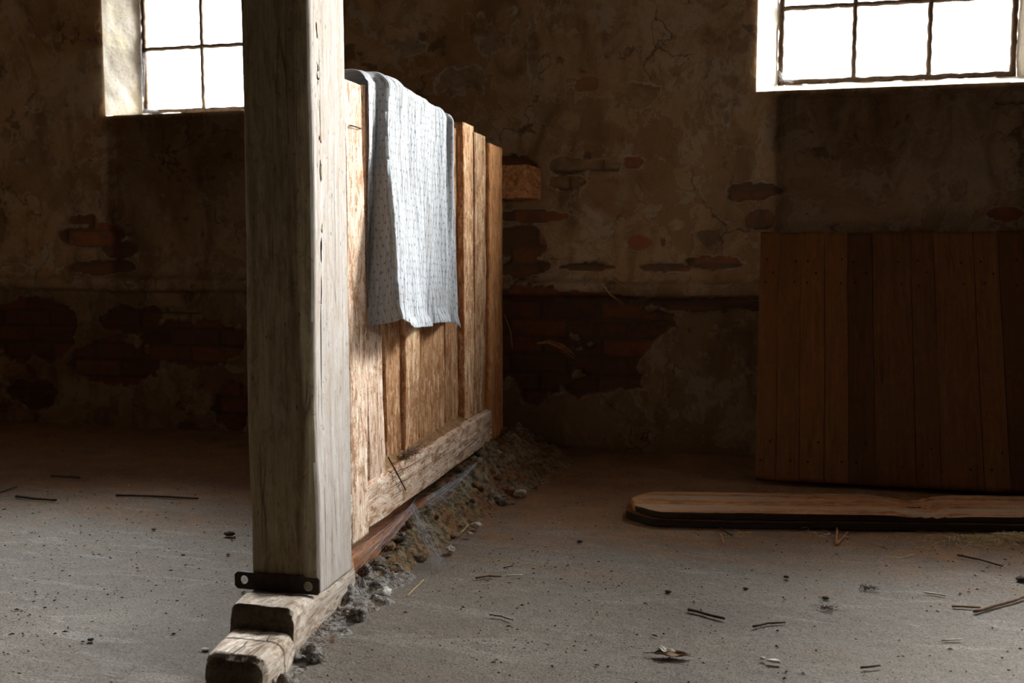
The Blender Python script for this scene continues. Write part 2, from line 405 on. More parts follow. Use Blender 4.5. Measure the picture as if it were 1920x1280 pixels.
def jamb_material():
    s = N('window_reveal_limewash'); v = s.coord(); n1 = s.noise(v, 9, 6, 0.65); n2 = s.noise(v, 60, 5, 0.7)
    col = s.ramp(n1, [(0.35, (0.78, 0.68, 0.52)), (0.6, (0.86, 0.80, 0.70))])
    col = s.mix(s.ramp(n2, [(0.58, 0.0), (0.70, 0.7)]), col, (0.30, 0.20, 0.11))
    return s.done(s.bsdf(col, 0.9, s.bump(n2, 0.5, 0.005)))
M_jamb = jamb_material()

def floor_material():
    s = N('worn_concrete_floor'); v = s.coord(); vx = s.coord((0.35, 1.3, 1))
    n1 = s.noise(v, 0.9, 6, 0.6, 0.5); n2 = s.noise(v, 8, 6, 0.65); n3 = s.noise(v, 160, 4, 0.7); n4 = s.noise(vx, 5, 6, 0.65, 0.8)
    col = s.ramp(n1, [(0.32, (0.17, 0.137, 0.105)), (0.55, (0.25, 0.212, 0.17)), (0.75, (0.36, 0.32, 0.27))])
    col = s.mix(s.ramp(n4, [(0.5, 0.0), (0.72, 0.6)]), col, (0.24, 0.17, 0.11))
    col = s.mix(s.ramp(n2, [(0.6, 0.0), (0.75, 0.35)]), col, (0.42, 0.39, 0.34))
    mot = s.noise(s.coord((1, 1, 1), off=(3.1, 1.7, 0)), 26, 7, 0.75, 0.3)
    col = s.mix(s.ramp(mot, [(0.36, 0.55), (0.50, 0.0)]), col, (0.15, 0.12, 0.095))
    sw = s.noise(s.coord((0.5, 2.2, 1), off=(0.4, 0.2, 0)), 3.0, 8, 0.72, 1.5)
    col = s.mix(s.ramp(sw, [(0.56, 0.0), (0.60, 0.28), (0.68, 0.1), (0.74, 0.35)]), col, (0.52, 0.49, 0.44))
    # browner towards the back wall, with a ragged edge
    sepx = s.n('ShaderNodeSeparateXYZ'); s.put(sepx.inputs[0], v)
    yy = s.math('ADD', sepx.outputs[1], s.math('MULTIPLY', s.math('SUBTRACT', n4, 0.5), 1.2))
    yy = s.math('ADD', yy, s.math('MULTIPLY', s.math('SUBTRACT', n2, 0.5), 0.5))
    mr = s.n('ShaderNodeMapRange', interpolation_type='SMOOTHSTEP'); s.put(mr.inputs[0], yy); mr.inputs[1].default_value = 2.75; mr.inputs[2].default_value = 3.6
    mr.inputs[4].default_value = 0.92
    col = s.mix(mr.outputs[0], col, s.ramp(n2, [(0.35, (0.21, 0.085, 0.022)), (0.65, (0.36, 0.155, 0.042))]))
    grit = s.ramp(n3, [(0.40, 0.8), (0.50, 0.0)])
    col = s.mix(grit, col, (0.10, 0.085, 0.07))
    d = s.voro(s.coord((0.6, 1.2, 1)), 38, 'F1'); dg = s.ramp(s.noise(v, 6, 3), [(0.5, 0.0), (0.62, 1.0)])
    dm = s.math('MULTIPLY', s.ramp(d, [(0.10, 1.0), (0.2, 0.0)]), dg)
    col = s.mix(s.math('MULTIPLY', dm, 0.8), col, (0.06, 0.045, 0.035))
    wv = s.voro(v, 70, 'F1'); wg = s.ramp(s.noise(v, 4, 3), [(0.55, 0.0), (0.62, 1.0)])
    col = s.mix(s.math('MULTIPLY', s.ramp(wv, [(0.06, 0.8), (0.10, 0.0)]), wg), col, (0.55, 0.52, 0.47))
    n5 = s.noise(s.coord((0.5, 1.0, 1)), 420, 3, 0.7)
    col = s.mix(s.ramp(n5, [(0.40, 0.6), (0.50, 0.0)]), col, (0.12, 0.095, 0.075))
    col = s.mix(s.ramp(n5, [(0.58, 0.0), (0.68, 0.5)]), col, (0.48, 0.44, 0.38))
    h = s.math('ADD', s.math('ADD', s.math('MULTIPLY', n3, 0.8), s.math('MULTIPLY', mot, 1.6)), s.math('MULTIPLY', n2, 1.2)); h = s.math('ADD', h, s.math('MULTIPLY', dm, 0.4))
    return s.done(s.bsdf(col, 0.82, s.bump(h, 0.8, 0.006), spec=0.3))
M_floor = floor_material()

def rubble_material():
    s = N('earth_and_mortar_rubble'); v = s.coord(); n1 = s.noise(v, 7, 6, 0.7, 0.0); n2 = s.noise(v, 45, 6, 0.7); n3 = s.noise(v, 180, 3, 0.7)
    col = s.ramp(n1, [(0.32, (0.24, 0.10, 0.04)), (0.45, (0.34, 0.17, 0.07)), (0.56, (0.34, 0.27, 0.16)), (0.72, (0.52, 0.46, 0.34))])
    col = s.mix(s.ramp(n2, [(0.42, 0.8), (0.55, 0.0)]), col, (0.06, 0.04, 0.025))
    col = s.mix(s.ramp(n2, [(0.62, 0.0), (0.75, 0.7)]), col, (0.45, 0.40, 0.32))
    return s.done(s.bsdf(col, 0.95, s.bump(s.math('ADD', n2, s.math('MULTIPLY', n3, 0.4)), 0.9, 0.012)))
M_rubble = rubble_material()
def crust_material():
    s = N('grey_lime_crust'); v = s.coord(); n1 = s.noise(v, 14, 6, 0.7, 0.8); n2 = s.noise(v, 70, 6, 0.72); n3 = s.noise(v, 200, 3, 0.7)
    col = s.ramp(n1, [(0.34, (0.20, 0.12, 0.07)), (0.45, (0.34, 0.30, 0.26)), (0.60, (0.48, 0.45, 0.41)), (0.70, (0.42, 0.27, 0.12))])
    col = s.mix(s.ramp(n2, [(0.42, 0.9), (0.52, 0.0)]), col, (0.05, 0.035, 0.025))
    col = s.mix(s.ramp(n2, [(0.60, 0.0), (0.70, 0.8)]), col, (0.68, 0.66, 0.62))
    return s.done(s.bsdf(col, 0.95, s.bump(s.math('ADD', n2, s.math('MULTIPLY', n3, 0.5)), 1.0, 0.014)))
M_crust = crust_material()

def cloth_material():
    s = N('crinkled_muslin'); uv = s.n('ShaderNodeUVMap', uv_map='cloth'); sx = s.n('ShaderNodeSeparateXYZ'); s.put(sx.inputs[0], uv.outputs[0])
    # small grey stars in a half-drop grid, 5 lobes
    px, py = 0.027, 0.026
    wb = s.noise(uv.outputs[0], 22, 4); wb2 = s.noise(uv.outputs[0], 9, 3)
    ux = s.math('ADD', sx.outputs[0], s.math('MULTIPLY', s.math('SUBTRACT', wb, 0.5), 0.030))
    uy = s.math('ADD', sx.outputs[1], s.math('MULTIPLY', s.math('SUBTRACT', wb2, 0.5), 0.060))
    row = s.math('DIVIDE', uy, py); rf = s.math('FLOOR', row)
    shift = s.math('MULTIPLY', s.math('MODULO', rf, 2.0), 0.5)
    cxx = s.math('ADD', s.math('DIVIDE', ux, px), shift)
    fx = s.math('MULTIPLY', s.math('SUBTRACT', s.math('FRACT', cxx), 0.5), px)
    fy = s.math('MULTIPLY', s.math('SUBTRACT', s.math('FRACT', row), 0.5), py*0.85)
    rr = s.math('SQRT', s.math('ADD', s.math('MULTIPLY', fx, fx), s.math('MULTIPLY', fy, fy)))
    th = s.math('ARCTAN2', fy, fx)
    lim = s.math('MULTIPLY', s.math('ADD', s.math('MULTIPLY', s.math('COSINE', s.math('MULTIPLY', th, 5.0)), 0.32), 0.70), 0.0054)
    star = s.math('LESS_THAN', rr, lim)
    mp = s.n('ShaderNodeMapping'); s.put(mp.inputs[0], uv.outputs[0]); mp.inputs['Scale'].default_value = (1, 0.10, 1)
    w1 = s.noise(mp.outputs[0], 95, 5, 0.65, 0.8); w2 = s.noise(mp.outputs[0], 300, 3, 0.6); fine = s.noise(uv.outputs[0], 900, 2)
    col = s.mix(s.ramp(w1, [(0.40, 0.62), (0.49, 0.0)]), (0.78, 0.81, 0.85), (0.42, 0.41, 0.40))  # crease shade painted in: darker along the crinkle valleys
    col = s.mix(s.math('MULTIPLY', star, 0.70), col, (0.22, 0.23, 0.27))
    stn = s.ramp(s.noise(uv.outputs[0], 5, 4), [(0.58, 0.0), (0.72, 0.4)])
    col = s.mix(stn, col, (0.62, 0.53, 0.42))
    h = s.math('ADD', s.math('ADD', w1, s.math('MULTIPLY', w2, 0.35)), s.math('MULTIPLY', fine, 0.1))
    nrm = s.bump(h, 1.0, 0.010)
    b = s.bsdf(col, 0.95, nrm, spec=0.1)
    tr = s.n('ShaderNodeBsdfTranslucent'); s.put(tr.inputs[0], col); s.put(tr.inputs['Normal'], nrm)
    mx = s.n('ShaderNodeMixShader'); mx.inputs[0].default_value = 0.20; s.put(mx.inputs[1], b); s.put(mx.inputs[2], tr.outputs[0])
    return s.done(mx.outputs[0])
M_cloth = cloth_material()

def web_material():
    s = N('cobweb_silk'); v = s.coord((1, 1, 1)); n = s.noise(v, 120, 4, 0.7)
    tr = s.n('ShaderNodeBsdfTransparent'); d = s.n('ShaderNodeBsdfDiffuse'); d.inputs[0].default_value = (0.60, 0.60, 0.64, 1)
    mx = s.n('ShaderNodeMixShader'); s.put(mx.inputs[0], s.ramp(n, [(0.40, 0.0), (0.75, 0.34)])); s.put(mx.inputs[1], tr.outputs[0]); s.put(mx.inputs[2], d.outputs[0])
    return s.done(mx.outputs[0])
M_web = web_material()
M_silk = plain('silk_strand', (0.55, 0.55, 0.58), 0.7)
def glass_material():
    s = N('old_window_glass'); tr = s.n('ShaderNodeBsdfTransparent'); tr.inputs[0].default_value = (0.94, 0.95, 0.94, 1)
    g = s.n('ShaderNodeBsdfGlossy'); g.inputs['Roughness'].default_value = 0.05
    fr = s.n('ShaderNodeFresnel'); fr.inputs[0].default_value = 1.3
    mx = s.n('ShaderNodeMixShader'); s.put(mx.inputs[0], s.math('MULTIPLY', fr.outputs[0], 0.5)); s.put(mx.inputs[1], tr.outputs[0]); s.put(mx.inputs[2], g.outputs[0])
    return s.done(mx.outputs[0])
M_glass = glass_material()

# ------------------------------------------------------------------ the setting
# floor: fine mesh where it is seen, slight undulation
def build_floor():
    xs = np.concatenate([np.linspace(XL-0.5, -4.4, 4), np.arange(-4.2, 1.9, 0.022), np.linspace(2.0, XR+0.5, 4)])
    ys = np.concatenate([np.linspace(YF-0.5, 1.3, 6), np.arange(1.45, 4.8, 0.022), [5.2]])
    X, Y = np.meshgrid(xs, ys)
    Z = 0.004*fbm(X*3, Y*3, None, 3, 4) + 0.0022*fbm(X*22, Y*22, None, 3, 8)
    Z = Z - 0.004
    # drain channel in front of the leaning panel
    Z = Z - 0.07*sstep(3.93, 3.97, Y)*(1-sstep(4.09, 4.115, Y))*sstep(-0.05, 0.0, X)*(X < 1.9)
    V = np.stack([X, Y, Z], 2).reshape(-1, 3)
    o = mesh_obj('floor', V, grid_faces(len(xs), len(ys)), M_floor); tag(o, kind='structure')
build_floor()

def wallpx(x, y): p = on_y(x, y, YB); return p.x, p.z
# bits where the plaster has come off, read off the photograph: px cx, cy, rx, ry, tone (None = per brick), depth
PATCH = [(1102,158,24,17,.7,.006),(1190,177,47,23,.85,.006),(1072,150,14,7,.1,.006),(1068,226,23,21,.9,.005),(1070,188,9,22,.8,.004),
 (1065,310,36,17,.8,.02),(1062,342,36,14,.75,.02),(1130,311,40,14,.8,.012),(1187,305,24,14,.55,.008),(1268,420,13,11,1.0,.006),
 (1120,461,24,13,.95,.008),(1196,455,28,17,.62,.008),(1425,412,32,20,.35,.012),(1415,358,60,16,.30,.015),(1395,368,40,10,.3,.015),
 (1366,224,14,34,.2,.012),(1352,150,40,26,.1,.008),(1380,90,24,40,.05,.006),(1340,492,62,16,None,.02),(1250,502,55,10,None,.02),(1100,500,60,9,None,.018),
 (985,405,75,14,None,.02),(975,455,55,40,None,.02),(980,500,55,20,None,.02),(965,330,45,45,None,.03),
 (1150,612,140,45,None,.03),(1160,680,90,60,None,.03),(1000,640,95,110,None,.03),(1060,565,200,22,None,.025),(1330,572,110,16,None,.025),(1120,730,70,30,None,.025),
 (152,412,30,13,None,.012),(168,442,62,24,None,.014),(222,467,40,17,None,.014),(190,500,70,14,None,.014),(60,505,70,10,.2,.012),
 (150,108,17,17,.1,.003),(155,128,8,14,.1,.003),(175,205,6,34,.05,.005),(60,205,20,9,.05,.005),(12,250,10,22,.05,.006),(40,300,16,12,.05,.005),(65,240,10,8,.1,.004),
 (60,620,90,60,None,.016),(250,600,60,30,None,.015),(330,590,45,14,.9,.012),(350,640,110,50,None,.016),(215,680,90,45,None,.012),(430,760,40,50,None,.016),(290,750,22,18,.9,.006),(60,740,50,30,None,.012),
 (860,150,60,30,.1,.004),(760,90,50,20,.15,.003),(1000,110,12,120,.15,.004),(930,60,40,50,.15,.003),(1700,430,60,12,.2,.006),(1890,400,40,14,None,.012),(1560,360,30,12,.1,.004)]
# plaster that stayed on inside the bare area
KEEP = [(1330,700,130,105),(1230,790,200,60),(1390,640,60,60)]
BW, BH = 0.29, 0.088
def build_wall():
    step = 0.0095
    xs = np.arange(-4.25, 1.45, step); zs = np.arange(-0.02, ZC+0.01, step)
    # snap grid lines to the window openings
    def snap(a, v): a[np.argmin(np.abs(a-v))] = v
    for x0, x1 in WIN: snap(xs, x0); snap(xs, x1)
    snap(zs, SILL); snap(zs, HEAD)
    xs = np.concatenate([[XL-0.5, -5.3, -4.5], xs, [2.0, 3.0, XR+0.5]])
    X, Z = np.meshgrid(xs, zs)
    px = X.copy(); wob = fbm(X*9, Z*9, None, 4, 3); wob2 = fbm(X*28, Z*28, None, 3, 31)
    m = np.zeros_like(X); dep = np.zeros_like(X); ton = np.full_like(X, -1.0)
    for (cx, cy, rx, ry, tone, d) in PATCH:
        soft = tone is not None and tone <= 0.2
        x0, z0 = wallpx(cx, cy); xa, _ = wallpx(cx+rx, cy); _, za = wallpx(cx, cy-ry)
        e = 1-((X-x0)/(xa-x0))**2-((Z-z0)/(za-z0))**2 + (1.6 if soft else 0.6)*wob + (0.7 if soft else 0.3)*wob2 - (0.25 if soft else 0.0)
        k = sstep(0.0, 0.5 if soft else 0.16, e)*(0.55 if soft else 1.0)
        sel = k*d > dep*m
        dep = np.where(sel, d, dep); ton = np.where(sel, -1.0 if tone is None else tone, ton)
        m = np.maximum(m, k)
    keep = np.zeros_like(X)
    for (cx, cy, rx, ry) in KEEP:
        x0, z0 = wallpx(cx, cy); xa, _ = wallpx(cx+rx, cy); _, za = wallpx(cx, cy-ry)
        e = 1-((X-x0)/(xa-x0))**2-((Z-z0)/(za-z0))**2 + 0.32*wob + 0.12*wob2
        keep = np.maximum(keep, sstep(0.0, 0.12, e))
    m = m*(1-keep)
    # brick courses, slightly wavy
    zz = Z + 0.004*fbm(X*1.5, Z*6, None, 2, 40); course = np.floor(zz/BH); xx = X + 0.5*BW*(course % 2) + 0.03*_hash(course, course*0, course*0, 5)
    cell = np.floor(xx/BW); u = xx/BW-cell; v = zz/BH-course
    eu = np.minimum(u, 1-u)*BW; ev = np.minimum(v, 1-v)*BH
    edge = np.minimum(eu, ev) + 0.003*wob2
    brick = sstep(0.003, 0.010, edge)                                # 0 = joint
    tone = np.where(ton < 0, 0.12+0.55*_hash(cell, course, cell*0, 9), ton)
    mort = (1-brick)*np.where((ton < 0) | (dep > 0.011), 1.0, 0.0)
    out = -0.006*fbm(X*2.2, Z*2.2, None, 3, 2) + 0.0025*wob + 0.0012*wob2     # toward the room is -Y
    out = out + 0.004*sstep(0.25, 0.6, fbm(X*1.3+5, Z*1.3, None, 4, 77))       # patchy second coat
    back = m*(dep + 0.011*mort - 0.004*wob2*brick*0.8)
    # the wall is thinner below the window openings
    niche = np.zeros_like(X)
    for (x0, x1), zt, dd in ((WIN[0], SILL, 0.03), (WIN[1], SILL, 0.045)):
        off = 0.0 if x0 < -1 else 0.10
        niche = np.maximum(niche, dd*sstep(x0+off-0.01, x0+off+0.012, X+0.008*wob)*(1-sstep(x1-0.01, x1+0.01, X))*(1-sstep(zt-0.035, zt-0.022, Z)))
    niche = niche*sstep(0.80, 0.84, Z)
    # worn ledge running along the wall
    zt = 0.800+0.006*fbm(X*2, X*0, None, 3, 60); zb = 0.735+0.010*fbm(X*3, X*0+4, None, 3, 61)
    led = sstep(zb-0.012, zb+0.006, Z)*(1-sstep(zt-0.008, zt+0.010, Z))
    led = led*(0.040+0.010*fbm(X*5, Z*20, None, 3, 62))*(0.55+0.45*sstep(-0.35, 0.1, fbm(X*2.3, Z*0+2, None, 2, 64)))
    Yv = YB - out + back*(1-np.clip(led*30, 0, 1)*0.6) + niche - led
    # painted shade: darkens the wall under the sills and below the ledge
    wall_shade = np.zeros_like(X)
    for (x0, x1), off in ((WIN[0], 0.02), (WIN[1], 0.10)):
        wall_shade = np.maximum(wall_shade, sstep(x0+off-0.05, x0+off+0.03, X+0.04*wob)*(1-sstep(x1, x1+0.1, X))*(1-sstep(SILL-0.02, SILL, Z))*(0.55+0.45*sstep(0.7, 1.5, Z)))
    wall_shade = np.maximum(wall_shade, 0.75*sstep(0.85, 0.70, Z+0.06*wob))
    col = np.zeros(X.shape+(4,)); col[..., 0] = m; col[..., 1] = np.clip(tone, 0, 1); col[..., 2] = mort; col[..., 3] = wall_shade
    V = np.stack([X, Yv, Z], 2).reshape(-1, 3); nu = len(xs)
    faces = []
    xc = (xs[1:]+xs[:-1])/2; zc = (zs[1:]+zs[:-1])/2
    hole = np.zeros((len(zc), len(xc)), bool)
    for x0, x1 in WIN + XWIN:
        hole |= ((xc > x0) & (xc < x1))[None, :] & ((zc > SILL) & (zc < HEAD))[:, None]
    for j in range(len(zc)):
        for i in range(len(xc)):
            if not hole[j, i]:
                a = j*nu+i; faces.append((a, a+1, a+1+nu, a+nu))
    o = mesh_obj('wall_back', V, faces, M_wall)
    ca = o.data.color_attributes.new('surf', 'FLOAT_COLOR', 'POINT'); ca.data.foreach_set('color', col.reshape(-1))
    tag(o, kind='structure')
    return o
wall_back = build_wall()

def plain_wall(name, verts, faces, mat=M_wall):
    o = mesh_obj(name, verts, faces, mat, None, False); tag(o, kind='structure'); return o
M_dark_wall = plain('dark_wall', (0.13, 0.08, 0.045), 0.95, 0.3, 6)  # unseen walls kept dark to cut bounce light
for nm_, xa_, xb_, (ya_, yb_, za_, zb_) in (('wall_right', XR, XR+0.30, SIDE_R), ('wall_left', XL-0.30, XL, SIDE_L)):
    bm = bmesh.new()
    bm_box(bm, xa_, xb_, YF-0.3, ya_, -0.02, ZC); bm_box(bm, xa_, xb_, yb_, YB+0.1, -0.02, ZC)
    bm_box(bm, xa_, xb_, ya_, yb_, -0.02, za_); bm_box(bm, xa_, xb_, ya_, yb_, zb_, ZC)
    tag(bm_obj(nm_, bm, M_dark_wall), kind='structure')
bm = bmesh.new(); bm_box(bm, XL-0.35, XR+0.35, YF-0.3, YF, -0.02, ZC); tag(bm_obj('wall_front', bm, M_dark_wall), kind='structure')
M_ceil = plain('dark_lime_ceiling', (0.14, 0.09, 0.05), 0.95, 0.3, 6)  # darkened to cut bounce from the unseen ceiling
bm = bmesh.new(); bm_box(bm, XL-0.35, XR+0.35, YF-0.3, YB+THICK, ZC, ZC+0.2); tag(bm_obj('ceiling', bm, M_ceil), kind='structure')
# outside ground just beyond the walls is not seen; the sky's lower half stands for it

# reveals: splayed, 12 cm deep to the iron frame, then straight out to the outer face
def strip_surface(P0, P1, P2, P3, n, m, amp, seed):
    """bilinear rough patch between four corner points"""
    P = [np.array(p) for p in (P0, P1, P2, P3)]
    U, Vv = np.meshgrid(np.linspace(0, 1, n), np.linspace(0, 1, m))
    Q = ((1-U)*(1-Vv))[..., None]*P[0] + (U*(1-Vv))[..., None]*P[1] + (U*Vv)[..., None]*P[2] + ((1-U)*Vv)[..., None]*P[3]
    nn = np.cross(P[1]-P[0], P[3]-P[0]); nn /= np.linalg.norm(nn)
    d = amp*fbm(Q[..., 0]*14+Q[..., 1]*9, Q[..., 2]*14+Q[..., 1]*14, None, 4, seed)
    edge = np.minimum(1, 6*np.minimum(np.minimum(U, 1-U), np.minimum(Vv, 1-Vv))+0.35)
    return (Q + (d*edge)[..., None]*nn).reshape(-1, 3), grid_faces(n, m)
def build_reveal(name, x0, x1, sl, sr, sil_up, d, seed, parent=None):
    """inner opening x0..x1; frame opening x0+sl..x1-sr at depth d, frame sill raised by sil_up"""
    fx0, fx1, fz0, fz1 = x0+sl, x1-sr, SILL+sil_up, HEAD-0.02
    V, F = [], []
    def add(*a, **k):
        v, f = strip_surface(*a); b = len(V); V.extend(v.tolist()); F.extend([tuple(i+b for i in q) for q in f])
    Y0, Y1, Y2 = YB-0.006, YB+d, YB+THICK
    add((x0,Y0,SILL), (x1,Y0,SILL), (fx1,Y1,fz0), (fx0,Y1,fz0), 90, 10, 0.008, seed)
    add((x0,Y0,HEAD), (x0,Y0,SILL), (fx0,Y1,fz0), (fx0,Y1,fz1), 60, 14, 0.005, seed+1)
    add((x1,Y0,SILL), (x1,Y0,HEAD), (fx1,Y1,fz1), (fx1,Y1,fz0), 60, 14, 0.007, seed+2)
    add((x1,Y0,HEAD), (x0,Y0,HEAD), (fx0,Y1,fz1), (fx1,Y1,fz1), 40, 8, 0.006, seed+3)
    add((fx0,Y1,fz0), (fx1,Y1,fz0), (fx1,Y2,fz0-0.02), (fx0,Y2,fz0-0.02), 20, 4, 0.002, seed)
    add((fx0,Y1,fz1), (fx0,Y1,fz0), (fx0,Y2,fz0-0.02), (fx0,Y2,fz1), 10, 4, 0.002, seed)
    add((fx1,Y1,fz0), (fx1,Y1,fz1), (fx1,Y2,fz1), (fx1,Y2,fz0-0.02), 10, 4, 0.002, seed)
    add((fx1,Y1,fz1), (fx0,Y1,fz1), (fx0,Y2,fz1), (fx1,Y2,fz1), 10, 4, 0.002, seed)
    o = mesh_obj(name, V, F, M_jamb, parent); tag(o, kind='structure' if parent is None else None)
    return fx0, fx1, fz0, fz1, Y1
def iron_bar(bm, x0, x1, y0, y1, z0, z1): bm_box(bm, x0, x1, y0, y1, z0, z1)

def build_window(name, x0, x1, sl, sr, sil_up, d, vx, hz, seed, fw):
    root = empty(name, ((x0+x1)/2, YB+d, SILL)); tag(root, kind='structure')
    fx0, fx1, fz0, fz1, Y1 = build_reveal('window_reveal', x0, x1, sl, sr, sil_up, d, seed, root)
    # iron frame, rough
    V, F = [], []
    def bar(a, b, r, sd):
        n = max(6, int((Vector(b)-Vector(a)).length/0.02)); P = []
        for i in range(n+1):
            t = i/n; p = Vector(a).lerp(Vector(b), t)
            P.append(p + Vector((0.0015*math.sin(i*1.7+sd), 0.001*math.sin(i*2.3+sd), 0.0015*math.sin(i*1.3+sd*2))))
        v, f = tube(P, r, 6, 1.0, sd, 0.12); k = len(V); V.extend(v); F.extend([tuple(q+k for q in ff) for ff in f])
    y = Y1+0.012
    bar((fx0+fw/2, y, fz0), (fx0+fw/2, y, fz1), fw/2, 1); bar((fx1-fw/2, y, fz0), (fx1-fw/2, y, fz1), fw/2, 2)
    bar((fx0, y, fz0+fw/2), (fx1, y, fz0+fw/2), fw/2, 3); bar((fx0, y, fz1-fw/2), (fx1, y, fz1-fw/2), fw/2, 4)
    mesh_obj('window_frame', V, F, M_frame, root)
    for i, x in enumerate(vx):
        V, F = [], []; bar((x, y, fz0+fw*0.6), (x, y, fz1-fw*0.6), 0.0120, 5+i); mesh_obj('glazing_bar', V, F, M_frame, root)
    for i, z in enumerate(hz):
        V, F = [], []; bar((fx0+fw*0.6, y, z), (fx1-fw*0.6, y, z), 0.0120, 15+i); mesh_obj('glazing_bar', V, F, M_frame, root)
    bm = bmesh.new(); bm_box(bm, fx0+0.004, fx1-0.004, y+0.004, y+0.007, fz0+0.004, fz1-0.004)
    bm_obj('glass', bm, M_glass, root)
    return root, (fx0, fx1, fz0, fz1, Y1)
def wx(px, py, Y): return on_y(px, py, Y).x
def wz(px, py, Y): return on_y(px, py, Y).z
dW = 0.12
fY = YB+dW+0.012
LF = wx(270, 190, fY); RF = wx(1458, 130, fY); RR = wx(1905, 130, fY)
w_left, wl = build_window('window_1', WIN[0][0], WIN[0][1], LF-WIN[0][0], 0.14, wz(330, 214, fY)-SILL, dW,
    [wx(378, 60, fY), 2*wx(378, 60, fY)-wx(278, 60, fY)], [wz(330, 90, fY), 2*wz(330, 90, fY)-wz(330, 212, fY), 3*wz(330, 90, fY)-2*wz(330, 212, fY)], 1, 0.030)
mw1, mw2 = wx(1602, 80, fY), wx(1743, 80, fY)
w_right, wr = build_window('window_2', WIN[1][0], WIN[1][1], RF-WIN[1][0], WIN[1][1]-RR, wz(1600, 156, fY)-SILL, dW,
    [mw1, mw2], [wz(1600, 9, fY), 2*wz(1600, 9, fY)-wz(1600, 148, fY)], 5, 0.028)
for i, (a, b) in enumerate(XWIN):                                # the next windows along the wall, outside the picture
    build_window('window_%d' % (3+i), a, b, 0.1, 0.1, 0.03, dW, [a+(b-a)*0.37, a+(b-a)*0.63], [2.0, 2.35], 9+i, 0.028)

# ------------------------------------------------------------------ the post, the sill beam and its strap
def post_shape(V, L):
    X, Y, Z = V[..., 0], V[..., 1], V[..., 2]            # X across the front, Y depth, Z up
    V[..., 0] += -0.010*(1-Z/L) * (X < 0)                # a little wider at the foot, on the left
    # a long drying check down the front face, near the right-hand edge
    xc = 0.044 + 0.010*vnoise(Z*2.2, Z*0+3) + 0.004*vnoise(Z*11, Z*0+8) + 0.012*sstep(0.3, 2.2, L-Z)*0 
    k = np.exp(-((X-xc)/0.0035)**2)*(Y < -0.07)*sstep(-0.45, 0.15, vnoise(Z*1.6, Z*0+21))
    V[..., 1] += 0.005*k
    # the wood right of the check bulges and rounds over to the edge
    V[..., 1] += (0.020*sstep(xc+0.004, 0.090, X))*(Y < -0.06)
    # chipped bottom right
post = timber('timber_post', (-1.1575, 2.365, 0.078), (-1.155, 2.365, ZC-0.01), 0.172, 0.232, (1, 0, 0), M_post, None,
              radii=(0.006, 0.006, 0.016, 0.012), step=0.0045, amp=0.0006, seed=3, wave=0.004, shape=post_shape)
post.data.materials.append(M_post_shaded)
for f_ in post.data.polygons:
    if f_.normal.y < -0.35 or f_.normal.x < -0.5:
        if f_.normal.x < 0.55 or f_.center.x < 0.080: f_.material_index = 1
tag(post, 'square whitewashed timber post with bright right side, rising from the sill beam', 'post')

